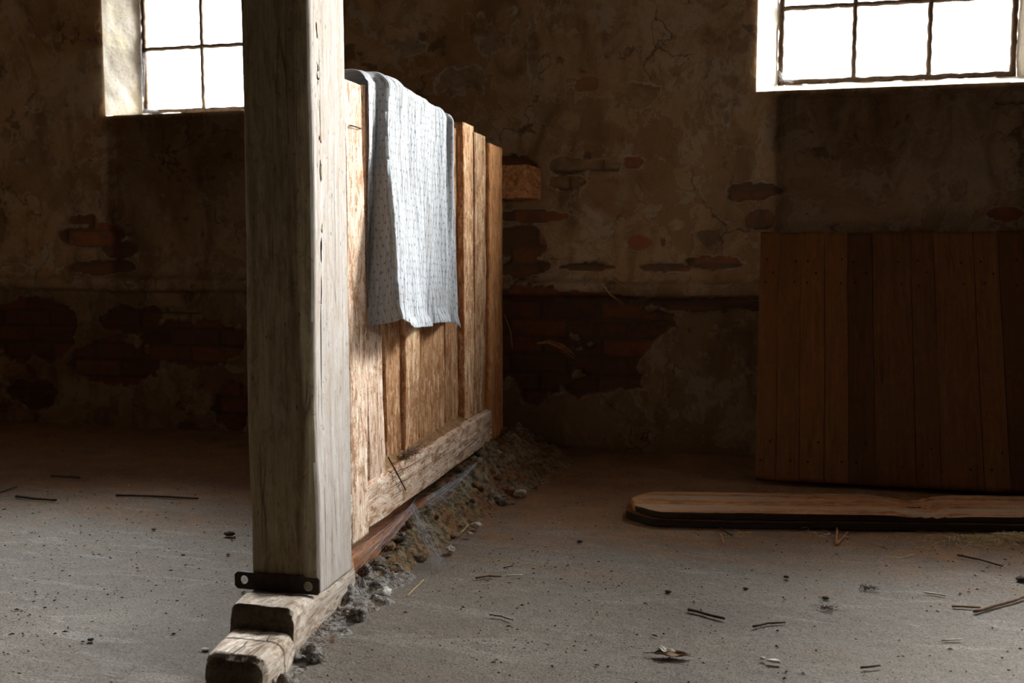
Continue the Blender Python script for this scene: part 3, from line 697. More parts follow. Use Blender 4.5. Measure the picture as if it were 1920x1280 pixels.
def build_sill():
    # rings along Y: y, x left, x right, top z, shoulder radius
    R = [(1.835,-1.128,-1.015,0.062,0.024),(1.845,-1.140,-1.004,0.078,0.028),(1.86,-1.148,-0.998,0.088,0.032),(1.90,-1.160,-1.000,0.087,0.034),(1.96,-1.175,-1.012,0.078,0.030),
         (2.02,-1.190,-1.026,0.068,0.026),(2.045,-1.196,-1.032,0.064,0.024),(2.052,-1.198,-1.034,0.105,0.022),(2.065,-1.202,-1.037,0.117,0.020),(2.12,-1.218,-1.046,0.112,0.022),(2.18,-1.236,-1.055,0.100,0.022),
         (2.225,-1.248,-1.060,0.086,0.018),(2.30,-1.258,-1.064,0.083,0.014),(2.50,-1.262,-1.072,0.080,0.012),(2.58,-1.245,-1.110,0.078,0.012),(3.3,-1.245,-1.115,0.076,0.012),(4.60,-1.245,-1.12,0.075,0.012)]
    ys = np.array([r[0] for r in R]); out = []
    Y = np.unique(np.concatenate([ys, np.arange(1.84, 2.6, 0.008), np.arange(2.6, 4.6, 0.03)]))
    get = lambda k, y: np.interp(y, ys, [r[k] for r in R])
    n = None
    for y in Y:
        xl, xr, zt, rd = get(1, y), get(2, y), get(3, y), get(4, y)
        w_ = xr-xl; h = zt+0.004
        p = rounded_rect(0.16, 0.09, (0.0225, 0.0225, 0.008, 0.008), 0.006)
        if n is None: n = len(p)
        u = p[:, 0]/0.16; v = p[:, 1]/0.09
        # per-ring rounding of the shoulders
        q = rounded_rect(w_, h, (rd, rd, min(rd, .01), min(rd, .01)), 100)
        per = rounded_rect(w_, h, (rd, rd, 0.006, 0.006), 100)
        # resample evenly to fixed count
        P = np.vstack([per, per[:1]]); s = np.concatenate([[0], np.cumsum(np.linalg.norm(np.diff(P, axis=0), axis=1))])
        t = np.linspace(0, s[-1], 73)[:-1]
        rr = np.stack([np.interp(t, s, P[:, 0])+(xl+xr)/2, np.full(72, y), np.interp(t, s, P[:, 1])+h/2-0.004], 1)
        out.append(rr)
    V = np.array(out); c = V.mean(1, keepdims=True); d = V-c; d[..., 1] = 0; d /= np.maximum(1e-6, np.linalg.norm(d, axis=2, keepdims=True))
    amp = 0.003*fbm(V[..., 0]*40, V[..., 1]*7, V[..., 2]*60, 4, 5) + 0.0015*fbm(V[..., 0]*120, V[..., 1]*30, V[..., 2]*150, 2, 6)
    V = V + d*amp[..., None]
    m, n = V.shape[:2]; verts = V.reshape(-1, 3).tolist(); F = grid_faces(n, m, True)
    for e in (0, m-1):
        prev = list(range(e*n, e*n+n)); cc = V[e].mean(0)
        for s_ in (0.85, 0.6, 0.3):
            cur = []
            for i in range(n):
                q = cc+(V[e][i]-cc)*s_; q[1] += (-0.008 if e == 0 else 0)*(1-s_)+0.002*float(vnoise(np.array([q[0]*60]), np.array([q[2]*60]))[0])
                cur.append(len(verts)); verts.append(q.tolist())
            F += [((prev[i], prev[(i+1) % n], cur[(i+1) % n], cur[i]) if e else (prev[(i+1) % n], prev[i], cur[i], cur[(i+1) % n])) for i in range(n)]
            prev = cur
        F.append(tuple(prev) if e else tuple(reversed(prev)))
    return mesh_obj('sill_beam', verts, F, M_beam, None)
# grain runs along Y: turn the material's coordinates with the object
sill = build_sill()
sill.data.materials.append(wood('reddish_sill_wood', (0.42, 0.20, 0.10), (0.34, 0.14, 0.06), (0.16, 0.06, 0.03), (0.12, 0.05, 0.025), 0.4))
sill.data.materials.append(wood('shaded_end_grain', (0.13, 0.10, 0.065), (0.09, 0.065, 0.04), (0.05, 0.035, 0.02), (0.05, 0.03, 0.02), 0.3))  # shade painted on the beam's end faces, turned from the windows
for f_ in sill.data.polygons:
    if f_.center.y > 2.53: f_.material_index = 1
    elif f_.center.y < 2.10 and abs(f_.normal.y) > 0.55: f_.material_index = 2
sill.data.transform(Matrix.Rotation(math.radians(90), 4, 'X')); sill.rotation_euler = (math.radians(-90), 0, 0)
tag(sill, 'low worn timber sill beam with stepped rounded end under the post', 'beam')

def build_strap():
    bm = bmesh.new(); x0, x1, z0, z1 = -1.290, -1.056, 0.0885, 0.1330; c = 0.008
    out = [(x0+c, z0), (x1-c*.6, z0), (x1, z0+c*.6), (x1, z1-c*.6), (x1-c*.6, z1), (x0+c, z1), (x0, z1-c), (x0, z0+c)]
    def loop(pts): 
        vs = [bm.verts.new((x, 0, z)) for x, z in pts]
        return [bm.edges.new((vs[i], vs[(i+1) % len(vs)])) for i in range(len(vs))]
    es = loop(out)
    for cx, cz, r in ((x0+0.0265, 0.1118, 0.0112), (x1-0.0295, 0.1095, 0.0122)):
        es += loop([(cx+r*math.cos(a*math.pi/12), cz+r*1.02*math.sin(a*math.pi/12)) for a in range(24)])
    bmesh.ops.triangle_fill(bm, use_beauty=True, edges=es)
    r = bmesh.ops.extrude_face_region(bm, geom=list(bm.faces))
    for v in [g for g in r['geom'] if isinstance(g, bmesh.types.BMVert)]: v.co.y += 0.006
    bm.normal_update()
    for v in bm.verts: v.co.z += 0.0012*math.sin(v.co.x*60)
    o = bm_obj('iron_strap', bm, M_iron); o.location = (0, 2.236, 0)
    b = o.modifiers.new('bevel', 'BEVEL'); b.width = 0.0012; b.segments = 2; b.limit_method = 'ANGLE'
    return o
strap = tag(build_strap(), 'flat rusty iron strap with two round holes across the foot of the post', 'bracket')

# ------------------------------------------------------------------ the plank partition behind the post
PX = -1.118                                                     # face of the boards
part = empty('plank_partition', (-1.14, 3.3, 0.08))
tag(part, 'weathered wooden stall partition of upright boards with a heavy bottom rail', 'partition')
def yat(px, py=700, X=PX): return on_x(px, py, X).y
# upright boards: from px, to px (read at py 700), face x, top z, bottom z, thickness
BOARDS = [(640, 687, -1.078, 1.400, 0.14, 0.055), (689, 721, -1.090, 1.410, 0.20, 0.040), (722, 757, -1.128, 1.420, 0.20, 0.030), (758, 785, -1.114, 1.420, 0.20, 0.036),
          (786, 833, -1.120, 1.412, 0.20, 0.034), (834, 868, -1.128, 1.404, 0.20, 0.032), (869, 890, -1.106, 1.430, 0.16, 0.040), (890, 912, -1.100, 1.408, 0.16, 0.045)]
for i, (a, b, x, zt, zb, th) in enumerate(BOARDS):
    ya, yb = on_x(a, 700, x).y, on_x(b, 700, x).y
    if i == 0: ya = 2.492
    o = timber('board', (x-th/2, (ya+yb)/2, zb), (x-th/2, (ya+yb)/2, zt), yb-ya-0.004, th, (0, 1, 0), M_rail if i < 2 else M_stained if i in (2, 4, 5) else M_plank, part,
           radii=0.005, step=0.006, amp=0.0013, seed=20+i, wave=0.006)
pa, pb = on_x(661, 236, -1.070), on_x(679, 241, -1.070)
v_, f_ = tube([pa+Vector((-0.012, 0, 0.002)), pa, pb, pb+Vector((-0.012, 0, 0))], 0.0018, 6, 1, 3, .1); mesh_obj('staple', v_, f_, M_iron, part)
y0, y1 = on_x(913, 600, -1.095).y, on_x(947, 600, -1.075).y
o = timber('end_post', (-1.125, (y0+y1)/2, 0.02), (-1.125, (y0+y1)/2, 1.382), y1-y0, 0.085, (0, 1, 0), M_endpost, part, radii=0.012, step=0.008, amp=0.0015, seed=41, wave=0.004)
o['label'] = 'orange upright end board'
def rail_shape(V, L):
    X, Y, Z = V[..., 0], V[..., 1], V[..., 2]
    pass
rail = timber('bottom_rail', (-1.106, 2.484, 0.217), (-1.106, 3.958, 0.219), 0.133, 0.062, (0, 0, 1), M_rail, part, radii=(0.012, 0.006, 0.006, 0.012), step=0.006, amp=0.0016, seed=50, wave=0.005)
rail['label'] = 'pale knotty bottom rail'
# back rail that carries the boards, and the stub of it that shows past the end post
timber('back_rail', (-1.185, 2.50, 1.22), (-1.185, 4.30, 1.22), 0.12, 0.05, (0, 0, 1), M_endpost, part, radii=0.006, step=0.02, amp=0.001, seed=51)
timber('back_rail', (-1.185, 2.50, 0.30), (-1.185, 4.30, 0.30), 0.12, 0.05, (0, 0, 1), M_endpost, part, radii=0.006, step=0.02, amp=0.001, seed=52)
M_stub = wood('orange_block_wood', (0.92, 0.52, 0.26), (0.80, 0.38, 0.15), (0.42, 0.16, 0.05), (0.28, 0.10, 0.035), 0.40)
stub = timber('wall_block', (-1.10, 4.47, 1.262), (-1.10, 4.70, 1.262), 0.150, 0.15, (0, 0, 1), M_stub, None, radii=0.012, step=0.008, amp=0.002, seed=53)
tag(stub, 'rough orange timber block set in the wall just behind the partition end', 'timber block')
# caked dirt along the top of the rail
def build_dirt_caked():
    n, m = 180, 10; V = []
    for i in range(n):
        y = 2.49+1.45*i/(n-1)
        for j in range(m):
            t = j/(m-1); x = -1.128+0.052*t
            hh = 0.017+0.022*max(0, float(fbm(np.array([y*9.]), np.array([0.5]), None, 3, 70)[0])+0.25)
            z = 0.279 + hh*(1-t)**0.8*1.3 - 0.010*t*t + 0.004*float(fbm(np.array([y*60.]), np.array([x*60.]), None, 2, 71)[0])
            V.append((x, y, z))
    return mesh_obj('caked_dirt', V, grid_faces(m, n), plain('dry_brown_dirt', (0.30, 0.16, 0.07), 0.95, 0.4, 60, 0.9, 0, 0.004), part)
build_dirt_caked()

# ------------------------------------------------------------------ the cloth
def build_cloth():
    NU, NV = 250, 300
    yL_top, yR_top = 2.655, 3.475
    zp = 1.462
    fz = 0.70                                                     # length of the front fall
    V = np.zeros((NV, NU, 3)); UV = np.zeros((NV, NU, 2))
    S = np.linspace(0, 1, NU)
    back = 0.34; top = 0.075; total = back+top+0.78
    T = np.linspace(0, 1, NV)
    for j, t in enumerate(T):
        d = t*total                                               # arc length from the hem behind to the front hem
        # front side parameter v 0..1
        v = max(0.0, (d-back-top)/0.78)
        a = 0.075-0.066*min(1, v*1.25)                            # bright strip by the edge, as share of s
        a = max(a, 0.004)
        b = a+0.045+0.105*min(1, v*1.15)                          # end of the shaded fold
        xr = 0.030+0.072*sstep(0, 1, v)                           # how far the fold stands off
        yl = 2.668-0.024*v; ylo = yl
        yR = 3.475+0.055*v**1.5
        ya = yl+0.070*(1-min(1, v*1.25)); yb = ya+0.030-0.045*v
        y = np.where(S < a, yl+(ya-yl)*S/a, np.where(S < b, ya+(yb-ya)*(S-a)/(b-a), yb+(yR-yb)*((S-b)/(1-b))))
        x_f = np.where(S < a, 0.010, np.where(S < b, 0.010+(xr-0.010)*sstep(0, 1, (S-a)/(b-a)), 0))
        q = np.clip((S-b)/(1-b), 0, 1)
        fall = xr*(1-sstep(0.0, 0.75, q))+0.008
        ripple = 0.010*np.sin(q*17+1.2*v+0.5)*sstep(0, .12, q)*(0.4+0.6*v)+0.006*np.sin(q*31+2.0-v*1.5)*sstep(0, .1, q)
        # a small tuck by the far edge, upper half
        tuck = 0.022*np.exp(-((q-0.945)/0.022)**2)*(1-sstep(0.35, 0.75, v))
        x_f = np.where(S >= b, fall+ripple+tuck, x_f)
        zt = np.interp(y, [2.55, 2.63, 2.72, 2.87, 3.08, 3.28, 3.42, 3.48, 3.56], [1.440, 1.446, 1.456, 1.463, 1.453, 1.446, 1.436, 1.428, 1.414])
        if d < back:
            k = (back-d)
            z = zt-0.028-k; x = -1.190-0.006*np.sin(S*14)-0.01*k+0*S
            yy = 2.56+(3.47-2.56)*S+0*k
            w_ = sstep(0, 0.12, k); y = (1-w_)*np.interp(S, [0, 1], [2.60, yR])*1.0+w_*yy
            y = y*1.0
        elif d < back+top:
            k = (d-back)/top; ang = math.pi*(1-k)
            xc, rx = -1.148+0.5*0.0, 0.046
            x = xc+rx*math.cos(ang)+0*S; z = zt-0.028+0.028*math.sin(ang)
            xe = -1.098+x_f*0+0.0; x = x*(1-k)+k*(-1.092+np.where(S < a, 0.004, x_f*0.85))
            y = (1-k)*np.interp(S, [0, 1], [2.60, yR])+k*y
        else:
            x = -1.092+x_f*(0.85+0.15*v)
            zb = np.interp(S, [0, b*0.5, b, b+0.12, b+0.35, 0.75, 0.93, 0.985, 1], [0.732, 0.742, 0.757, 0.722, 0.706, 0.700, 0.692, 0.676, 0.662])
            L = (zt-0.028-zb)
            z = zt-0.028-L*v
            h = sstep(0.93, 1.0, v)
            x = x+0.012*h*np.sin(S*24+1)*sstep(b, b+0.05, S)+0.010*h
        V[j, :, 0] = x; V[j, :, 1] = y; V[j, :, 2] = z
        UV[j, :, 0] = S*1.02; UV[j, :, 1] = d
    # crinkles
    crk = fbm(UV[..., 0]*75, UV[..., 1]*6, None, 3, 90); soft = fbm(UV[..., 0]*16, UV[..., 1]*3.5, None, 3, 91)
    du = np.gradient(V, axis=1); dv = np.gradient(V, axis=0); nn = np.cross(du, dv); nn /= np.maximum(1e-9, np.linalg.norm(nn, axis=2, keepdims=True))
    V = V - nn*(0.0030*crk+0.0055*soft)[..., None]
    o = mesh_obj('muslin_cloth', V.reshape(-1, 3), grid_faces(NU, NV), M_cloth)
    uvl = o.data.uv_layers.new(name='cloth'); li = np.zeros(len(o.data.loops), int); o.data.loops.foreach_get('vertex_index', li)
    uvl.data.foreach_set('uv', UV.reshape(-1, 2)[li].reshape(-1))
    sm = o.modifiers.new('thick', 'SOLIDIFY'); sm.thickness = 0.0014; sm.offset = 0
    return o
cloth = tag(build_cloth(), 'crinkled white muslin cloth with small grey stars draped over the partition', 'cloth')

# ------------------------------------------------------------------ rubble under the partition
def build_mound():
    ys = np.arange(2.62, 4.66, 0.007); us = np.linspace(0, 1, 80)
    Y, U = np.meshgrid(ys, us, indexing='ij')
    crest = np.interp(Y, [2.6, 2.9, 3.2, 3.5, 3.8, 4.1, 4.35, 4.55, 4.66], [0.020, 0.045, 0.075, 0.105, 0.145, 0.165, 0.16, 0.07, 0.0])
    foot = np.interp(Y, [2.6, 2.9, 3.2, 3.5, 3.8, 4.1, 4.35, 4.5, 4.66], [-1.02, -0.97, -0.945, -0.90, -0.85, -0.78, -0.77, -0.82, -0.95])
    back = np.full_like(Y, -1.30)
    X = back+(foot-back)*U
    top = -1.07+0.03*fbm(Y*4, Y*0, None, 2, 3)
    prof = np.where(X < top, 1-0.25*(top-X)/0.2, 1-sstep(0, 1, (X-top)/np.maximum(0.02, foot-top))**0.85)
    lump = fbm(X*9, Y*9, None, 4, 101); l2 = fbm(X*22, Y*22, None, 3, 102); l3 = np.abs(fbm(X*18, Y*18, None, 3, 103))
    Z = crest*prof*(1+0.40*lump)+(0.016*l2+0.022*l3)*sstep(0, 0.25, prof)*np.minimum(1, crest/0.05)-0.008+0.004*(1-U)
    X = X+0.006*fbm(Y*20, Z*20, X*20, 2, 104)
    V = np.stack([X, Y, Z], 2).reshape(-1, 3)
    return mesh_obj('rubble_heap', V, [tuple(reversed(f)) for f in grid_faces(80, len(ys))], M_rubble)
heap = build_mound()
def add_clods():
    me = heap.data; P = np.zeros(len(me.vertices)*3); me.vertices.foreach_get('co', P); P = P.reshape(-1, 3)
    r = random.Random(3); V = [tuple(p) for p in P]; F = [tuple(f.vertices) for f in me.polygons]; I = [0]*len(F)
    for i in range(260):
        q = P[r.randrange(len(P))]
        if q[0] < -1.10 or q[2] < 0.0 and r.random() < .6: continue
        s_ = 0.005+0.020*r.random()**2.5
        v, f = blob((q[0], q[1], q[2]+s_*0.15), s_, (r.uniform(.8, 1.3), r.uniform(.8, 1.5), r.uniform(.5, .9)), i, 0.8, 2); k = len(V)
        V += [tuple(a) for a in v]; F += [tuple(b+k for b in ff) for ff in f]; I += [0 if r.random() < .72 else 1]*len(f)
    m2 = bpy.data.meshes.new('rubble_heap'); m2.from_pydata(V, [], F); m2.polygons.foreach_set('use_smooth', [True]*len(F))
    m2.materials.append(M_rubble); m2.materials.append(M_crust); m2.polygons.foreach_set('material_index', I); heap.data = m2
add_clods()
tag(heap, 'long heap of earth and crumbled mortar under the partition', 'rubble', None, 'stuff')
def build_crust():
    ys = np.arange(1.70, 2.74, 0.004); us = np.linspace(0, 1, 40)
    Y, U = np.meshgrid(ys, us, indexing='ij')
    xr = np.interp(Y, [1.7, 1.84, 1.9, 2.05, 2.25, 2.5, 2.60, 2.74], [-1.02, -1.004, -1.005, -1.04, -1.062, -1.075, -1.10, -1.10])
    wd = np.interp(Y, [1.7, 1.85, 2.1, 2.3, 2.5, 2.74], [.05, .060, .070, .085, .11, .13])*(1+0.5*fbm(Y*9, Y*0+3, None, 3, 112))
    X = xr-0.02+(wd+0.02)*U
    cl = np.abs(fbm(X*24, Y*24, None, 3, 110)); fine = fbm(X*80, Y*80, None, 3, 111); pt = sstep(-0.25, 0.3, fbm(X*11, Y*11, None, 2, 113))
    prof = (1-U)**0.7*sstep(0, 0.12, 1-U)
    Z = (0.010+0.065*cl*pt+0.014*pt)*prof+0.006*fine*prof-0.006
    X = X+0.012*fbm(Y*40, X*40, None, 2, 114)
    return mesh_obj('mortar_crust', np.stack([X, Y, Z], 2).reshape(-1, 3), [tuple(reversed(f)) for f in grid_faces(40, len(ys))], M_crust)
tag(build_crust(), 'crumbling crust of grey lime mortar along the right foot of the sill beam', 'mortar', None, 'stuff')
# stones that can be told apart in the heap: px x, px y, radius, material, label
STONES = [(800,948,.022,M_crust,'grey stone under the bottom rail beside the cobweb'),(880,1000,.009,M_crumb_pale,'small square white chip before the rubble heap'),
 (893,985,.014,M_mortar,'round greyish stone at the front foot of the heap'),(925,880,.028,M_crust,'large pale stone in the heap near the partition end'),
 (930,850,.020,M_mortar,'small stone lying above the largest stone of the heap'),(975,925,.020,M_mortar,'pale stone at the right foot of the rubble heap'),
 (845,1030,.014,M_mortar,'light stone at the foot of the heap behind the cobweb strand'),(672,1150,.022,M_crust,'grey lump of mortar beside the foot of the post'),
 (585,1225,.020,M_crust,'pale lump of mortar beside the stepped end of the sill beam'),(720,1110,.016,M_crumb_pale,'white flake of lime in front of the sill gap')]
for i, (x, y, r, m, lab) in enumerate(STONES):
    z = 0.07 if (x, y) in ((925,880),) else 0.115 if (x, y) == (930,850) else 0.045 if y in (948,) else 0.012
    p = on_z(x, y, z)
    v, f = blob((0, 0, 0), r, (1, 1.15, 0.75), 200+i, 0.9, 3); o = mesh_obj('stone', v, f, m); o.location = (p.x, p.y, max(r*0.45, z)); o.rotation_euler = (0, 0, i)
    tag(o, lab, 'stone', 'stones in and beside the rubble heap')

# ------------------------------------------------------------------ leaning plank panel
PB, PT = 4.13, 4.575
pz = 1.012
pan = empty('plank_panel', (0.6, PB, 0)); tag(pan, 'dark brown board panel leaning on the back wall under the right window', 'panel')
edges_px = [1421, 1458, 1500, 1546, 1590, 1638, 1712, 1757, 1834, 1882]
ex = [on_y(p, 650, 4.35).x for p in edges_px]
while ex[-1] < 1.55: ex.append(ex[-1]+rnd.uniform(0.08, 0.13))
Lp = math.hypot(PT-PB, pz); tiltv = Vector((0, (PT-PB)/Lp, pz/Lp)); nrmv = Vector((0, -pz/Lp, (PT-PB)/Lp))
tones = [1.0]
for i in range(len(ex)-1):
    a, b = ex[i], ex[i+1]; c = Vector(((a+b)/2, PB, 0.014))
    zoff = rnd.uniform(-0.008, 0.004)
    o = timber('plank', c, c+tiltv*(Lp+zoff), b-a-0.0018, 0.026, (1, 0, 0), M_panel, pan, radii=0.0018, step=0.012, amp=0.0004, seed=120+i, wave=0.0008)
for zc in (0.16, 0.90):
    c = Vector((ex[0]+0.01, PB, 0.014))+tiltv*zc-nrmv*0.029
    timber('batten', c, c+Vector((ex[-1]-ex[0]-0.02, 0, 0)), 0.10, 0.028, tiltv, M_panel, pan, radii=0.003, step=0.03, amp=0.0006, seed=140)
nm = None; nails = []
for k, zc in enumerate((0.085, 0.16, 0.86, 0.915, 0.965)):
    for i in range(len(ex)-1):
        if k in (1, 3) and i % 2: continue
        if ex[i] > 1.12: continue
        x = ex[i]+(ex[i+1]-ex[i])*(0.3+0.4*((i+k) % 2))+rnd.uniform(-.008, .008)
        p = Vector((x, PB, 0.014))+tiltv*(zc+rnd.uniform(-.008, .008))+nrmv*0.0135
        if nm is None:
            v, f = blob((0, 0, 0), 0.0055, (1, 1, .45), 3, 0.15, 1); nm = o = mesh_obj('nail', v, f, M_nail)
        else:
            o = nm.copy(); C.objects.link(o)
        nails.append((o, Matrix.Translation(p) @ Matrix.Rotation(math.radians(-66), 4, 'X').inverted()))
for o, M_ in nails:
    o.parent = pan; o.matrix_parent_inverse = Matrix.Translation(-Vector(pan.location)); o.matrix_basis = M_

# ------------------------------------------------------------------ board lying on the floor
M_edge = wood('shaded_edge_wood', (0.050, 0.038, 0.028), (0.035, 0.025, 0.018), (0.02, 0.014, 0.01), (0.02, 0.014, 0.01), 0.3)  # shade painted into the front edges of both floor boards
def build_floor_board():
    zt = 0.052
    A0 = on_z(1190, 958, zt); A1 = on_z(1920, 969, zt)            # front top edge
    B0 = on_z(1225, 916, zt); B1 = on_z(1920, 934, zt)
    d = (A1-A0); d.z = 0; L0 = d.length; d.normalize(); nrm = Vector((-d.y, d.x, 0))
    wdt = 0.5*((B0-A0).dot(nrm)+(B1-A1).dot(nrm))
    Lt = L0+0.5; org = A0+nrm*(wdt/2); org.z = 0
    root = empty('floor_plank', org); tag(root, 'long weathered plank with rounded end lying flat before the leaning panel', 'plank')
    def shp(sharp, seed, broken):
        def f(V, L):
            X, Y, Z = V[..., 0], V[..., 1], V[..., 2]      # X across, Y up/down, Z along
            t = np.clip(1-Z/0.10, 0, 1)
            V[..., 0] *= 1-0.70*t**1.6
            V[..., 2] += 0.010*fbm(X*30, Y*10, None, 3, seed)*t
            if broken:
                k = np.exp(-((Z-1.0)/0.085)**2)*(Y > 0)
                V[..., 1] -= k*(0.012+0.012*fbm(X*40, Z*25, None, 3, seed+2))
                kb = np.exp(-((Z-1.03)/0.11)**2)*(X > 0.0)
                V[..., 0] -= kb*(0.035+0.018*fbm(Z*40, Z*0, None, 2, seed+4))*np.clip(X/0.06, 0, 1)
        return f
    top = timber('top_board', org+Vector((0, 0, zt-0.0125)), org+d*Lt+Vector((0, 0, zt-0.0125)), wdt, 0.025, nrm, M_board, root, radii=0.005, step=0.008, amp=0.0012, seed=160, wave=0.002, shape=shp(1, 160, True))
    low = timber('under_board', org-d*0.02+Vector((0, 0, 0.012)), org+d*Lt+Vector((0, 0, 0.012)), wdt+0.012, 0.026, nrm, M_panel, root, radii=0.004, step=0.02, amp=0.001, seed=161, shape=shp(1, 165, False))
    low['label'] = 'dark lower board'
    for o_ in (top, low):
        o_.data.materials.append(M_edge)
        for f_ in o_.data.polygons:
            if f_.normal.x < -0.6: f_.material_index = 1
    return root
build_floor_board()

# ------------------------------------------------------------------ litter on the floor
def litter(name, pts, r, mat, label, cat, zs=None, taper=0.8, group=None, seed=0):
    P = []
    base = on_z(*pts[0])
    if zs is None: zs = [0.0]*len(pts)
    W = [on_z(x, y, z+r) for (x, y), z in zip(pts, zs)]
    fine = []
    R_ = random.Random(seed)
    for a, b in zip(W[:-1], W[1:]):
        for k in range(4):
            p = a.lerp(b, k/4)
            if k: p += Vector((R_.uniform(-1, 1), R_.uniform(-1, 1), 0))*r*0.5
            fine.append(p)
    fine.append(W[-1])
    c = W[0].copy()
    V, F = tube([p-c for p in fine], r, 7, taper, seed, 0.2)
    o = mesh_obj(name, V, F, mat); o.location = c
    return tag(o, label, cat, group)
litter('twig', [(1290,1142),(1359,1159)], .0042, M_twig_dark, 'thick dark twig on the bare floor in the lower centre right', 'twig', seed=1)
litter('twig', [(1412,1174),(1440,1168),(1472,1166)], .0028, M_twig_dark, 'thin split dark twig to the right of the thick dark twig', 'twig', seed=2)
litter('twig', [(1785,1136),(1838,1138)], .0030, M_twig_brown, 'short brown twig touching the tip of the long curved stick', 'twig', seed=3)
litter('twig', [(1826,1146),(1870,1134),(1925,1117),(1960,1100)], .0046, M_twig_brown, 'long curved brown stick at the right edge of the floor', 'stick', seed=4)
litter('twig', [(1732,1110),(1773,1116)], .0026, M_straw_pale, 'short pale stick lying above the brown stick on the right', 'stick', seed=5)
litter('twig', [(1795,1040),(1835,1048),(1880,1061)], .0030, M_twig_dark, 'straight thin dark twig at right below the straw', 'twig', seed=6)
litter('twig', [(1566,978),(1570,995),(1569,1020)], .0042, M_twig_orange, 'orange twig pointing away from the floor plank', 'twig', zs=[.0, .0, 0], seed=7)
litter('twig', [(1570,1020),(1580,1008),(1589,997)], .0034, M_twig_orange, 'short orange twig forming the right arm of a V', 'twig', seed=8)
litter('twig', [(1348,988),(1372,1003)], .0030, M_twig_dark, 'little dark twig among straw bits before the floor plank', 'twig', seed=9)
litter('twig', [(1352,1001),(1357,1019)], .0026, M_twig_orange, 'stubby reddish twig beside the little straw tuft', 'twig', seed=10)
litter('twig', [(1765,1200),(1803,1198)], .0022, M_straw_pale, 'pale splinter lying below the brown sticks on the right', 'splinter', seed=11)
litter('twig', [(1614,1251),(1650,1247)], .0026, M_twig_dark, 'small dark twig near the bottom edge at right', 'twig', seed=12)
litter('twig', [(892,1083),(915,1079),(940,1080)], .0036, M_twig_brown, 'knobby brown twig on the floor right of the rubble', 'twig', seed=13)
litter('twig', [(948,1079),(980,1077)], .0026, M_straw_pale, 'pale twig lying in line with the knobby brown twig', 'twig', seed=14)
litter('straw', [(763,1117),(775,1105),(795,1086)], .0018, M_straw, 'golden straw stalk on the floor before the white lime flake', 'straw', seed=15)
litter('straw', [(1870,1000),(1925,1004)], .0024, M_straw_pale, 'pale stalk over the loose straw by the right edge', 'straw', zs=[.012,.012], seed=16)
litter('twig', [(918,1152),(940,1155),(962,1162)], .0018, M_twig_dark, 'thin crooked dark twig on the floor in the lower centre', 'twig', seed=17)
litter('twig', [(944,1064),(962,1060)], .0016, M_twig_dark, 'tiny dark twig beyond the pale twig', 'twig', seed=18)
litter('twig', [(30,930),(60,934),(106,937)], .0050, M_twig_dark, 'dark stick on the floor at the left edge', 'stick', seed=19)
litter('twig', [(218,928),(270,929),(330,932),(372,934)], .0042, M_twig_dark, 'long dark stick on the floor left of the post', 'stick', seed=20)
litter('twig', [(96,892),(150,895)], .0050, M_twig_dark, 'dark stick farther back on the left floor near the wall', 'stick', seed=21)
litter('straw', [(0,923),(32,911)], .0022, M_twig_dark, 'thin stalk cut by the left edge of the floor', 'stalk', seed=22)
litter('straw', [(862,1000),(878,984)], .0022, M_straw, 'straw stalk at the front foot of the rubble heap', 'straw', zs=[.012,.02], seed=23)
litter('straw', [(1660,1043),(1690,1046),(1715,1038)], .0015, M_straw, 'fine curved straw just left of the straight dark twig', 'straw', seed=24)
# sticks on the partition rail
def sticks(name, P, r, mat, label, cat, seed):
    P = [Vector(p) for p in P]; c = P[0].copy(); V, F = tube([p-c for p in P], r, 6, 0.7, seed, 0.2)
    o = mesh_obj(name, V, F, mat); o.location = c; return tag(o, label, cat)
def on_rail(x, y, X=-1.066): return on_x(x, y, X)
sticks('twig', [on_x(728,857,-1.078), on_x(745,888,-1.066), on_x(761,919,-1.066)], .0026, M_twig_dark, 'dark twig hanging down over the face of the bottom rail', 'twig', 30)
sticks('twig', [on_x(757,855,-1.085), on_x(780,838,-1.09), on_x(804,818,-1.09)], .0032, M_twig_brown, 'grey brown twig lying along the top of the bottom rail', 'twig', 31)
V, F = [], []
R_ = random.Random(77); cc = on_x(764, 860, -1.090)+Vector((0, 0, .016))
for i in range(150):
    a = Vector((R_.gauss(0, .009), R_.gauss(0, .050), R_.gauss(0, .006))); b = a+Vector((R_.gauss(.004, .010), R_.gauss(0, .026), R_.gauss(-.004, .009)))
    v, f = tube([a, (a+b)/2+Vector((R_.uniform(-.004, .004),)*3), b], R_.uniform(.0005, .0013), 5, .6, i); k = len(V); V += v; F += [tuple(q+k for q in ff) for ff in f]
o = mesh_obj('twig_tangle', V, F, M_twig_brown); o.location = cc; tag(o, 'matted tuft of fine dark twigs caught on the bottom rail', 'twigs', None, 'stuff')

# straw wisps on the wall
def wisp(name, px0, curve, Y, n, mat, label, seed, r=.0018, spread=.012):
    R2 = random.Random(seed); V, F = [], []
    pts = [on_y(x, y, Y-dy) for (x, y, dy) in curve]; c = pts[0].copy()
    for i in range(n):
        o1 = Vector((R2.gauss(0, 1), R2.gauss(0, .4), R2.gauss(0, 1)))*spread
        P = [p-c+o1*(0.15+1.0*k/(len(pts)-1)) for k, p in enumerate(pts)]
        L = max(2, int(len(P)*R2.uniform(0.6, 1.01))); v, f = tube(P[:max(3, L)], r, 5, .4, seed+i); k = len(V); V += v; F += [tuple(q+k for q in ff) for ff in f]
    o = mesh_obj(name, V, F, mat); o.location = c; return tag(o, label, 'straw')
wisp('straw_wisp', None, [(1008,644,.0),(1030,642,.04),(1055,652,.06),(1078,672,.07),(1093,692,.07),(1098,712,.06)], YB-0.01, 9, M_twig_orange, 'wisp of orange straw curving out from the wall right of the partition', 80)
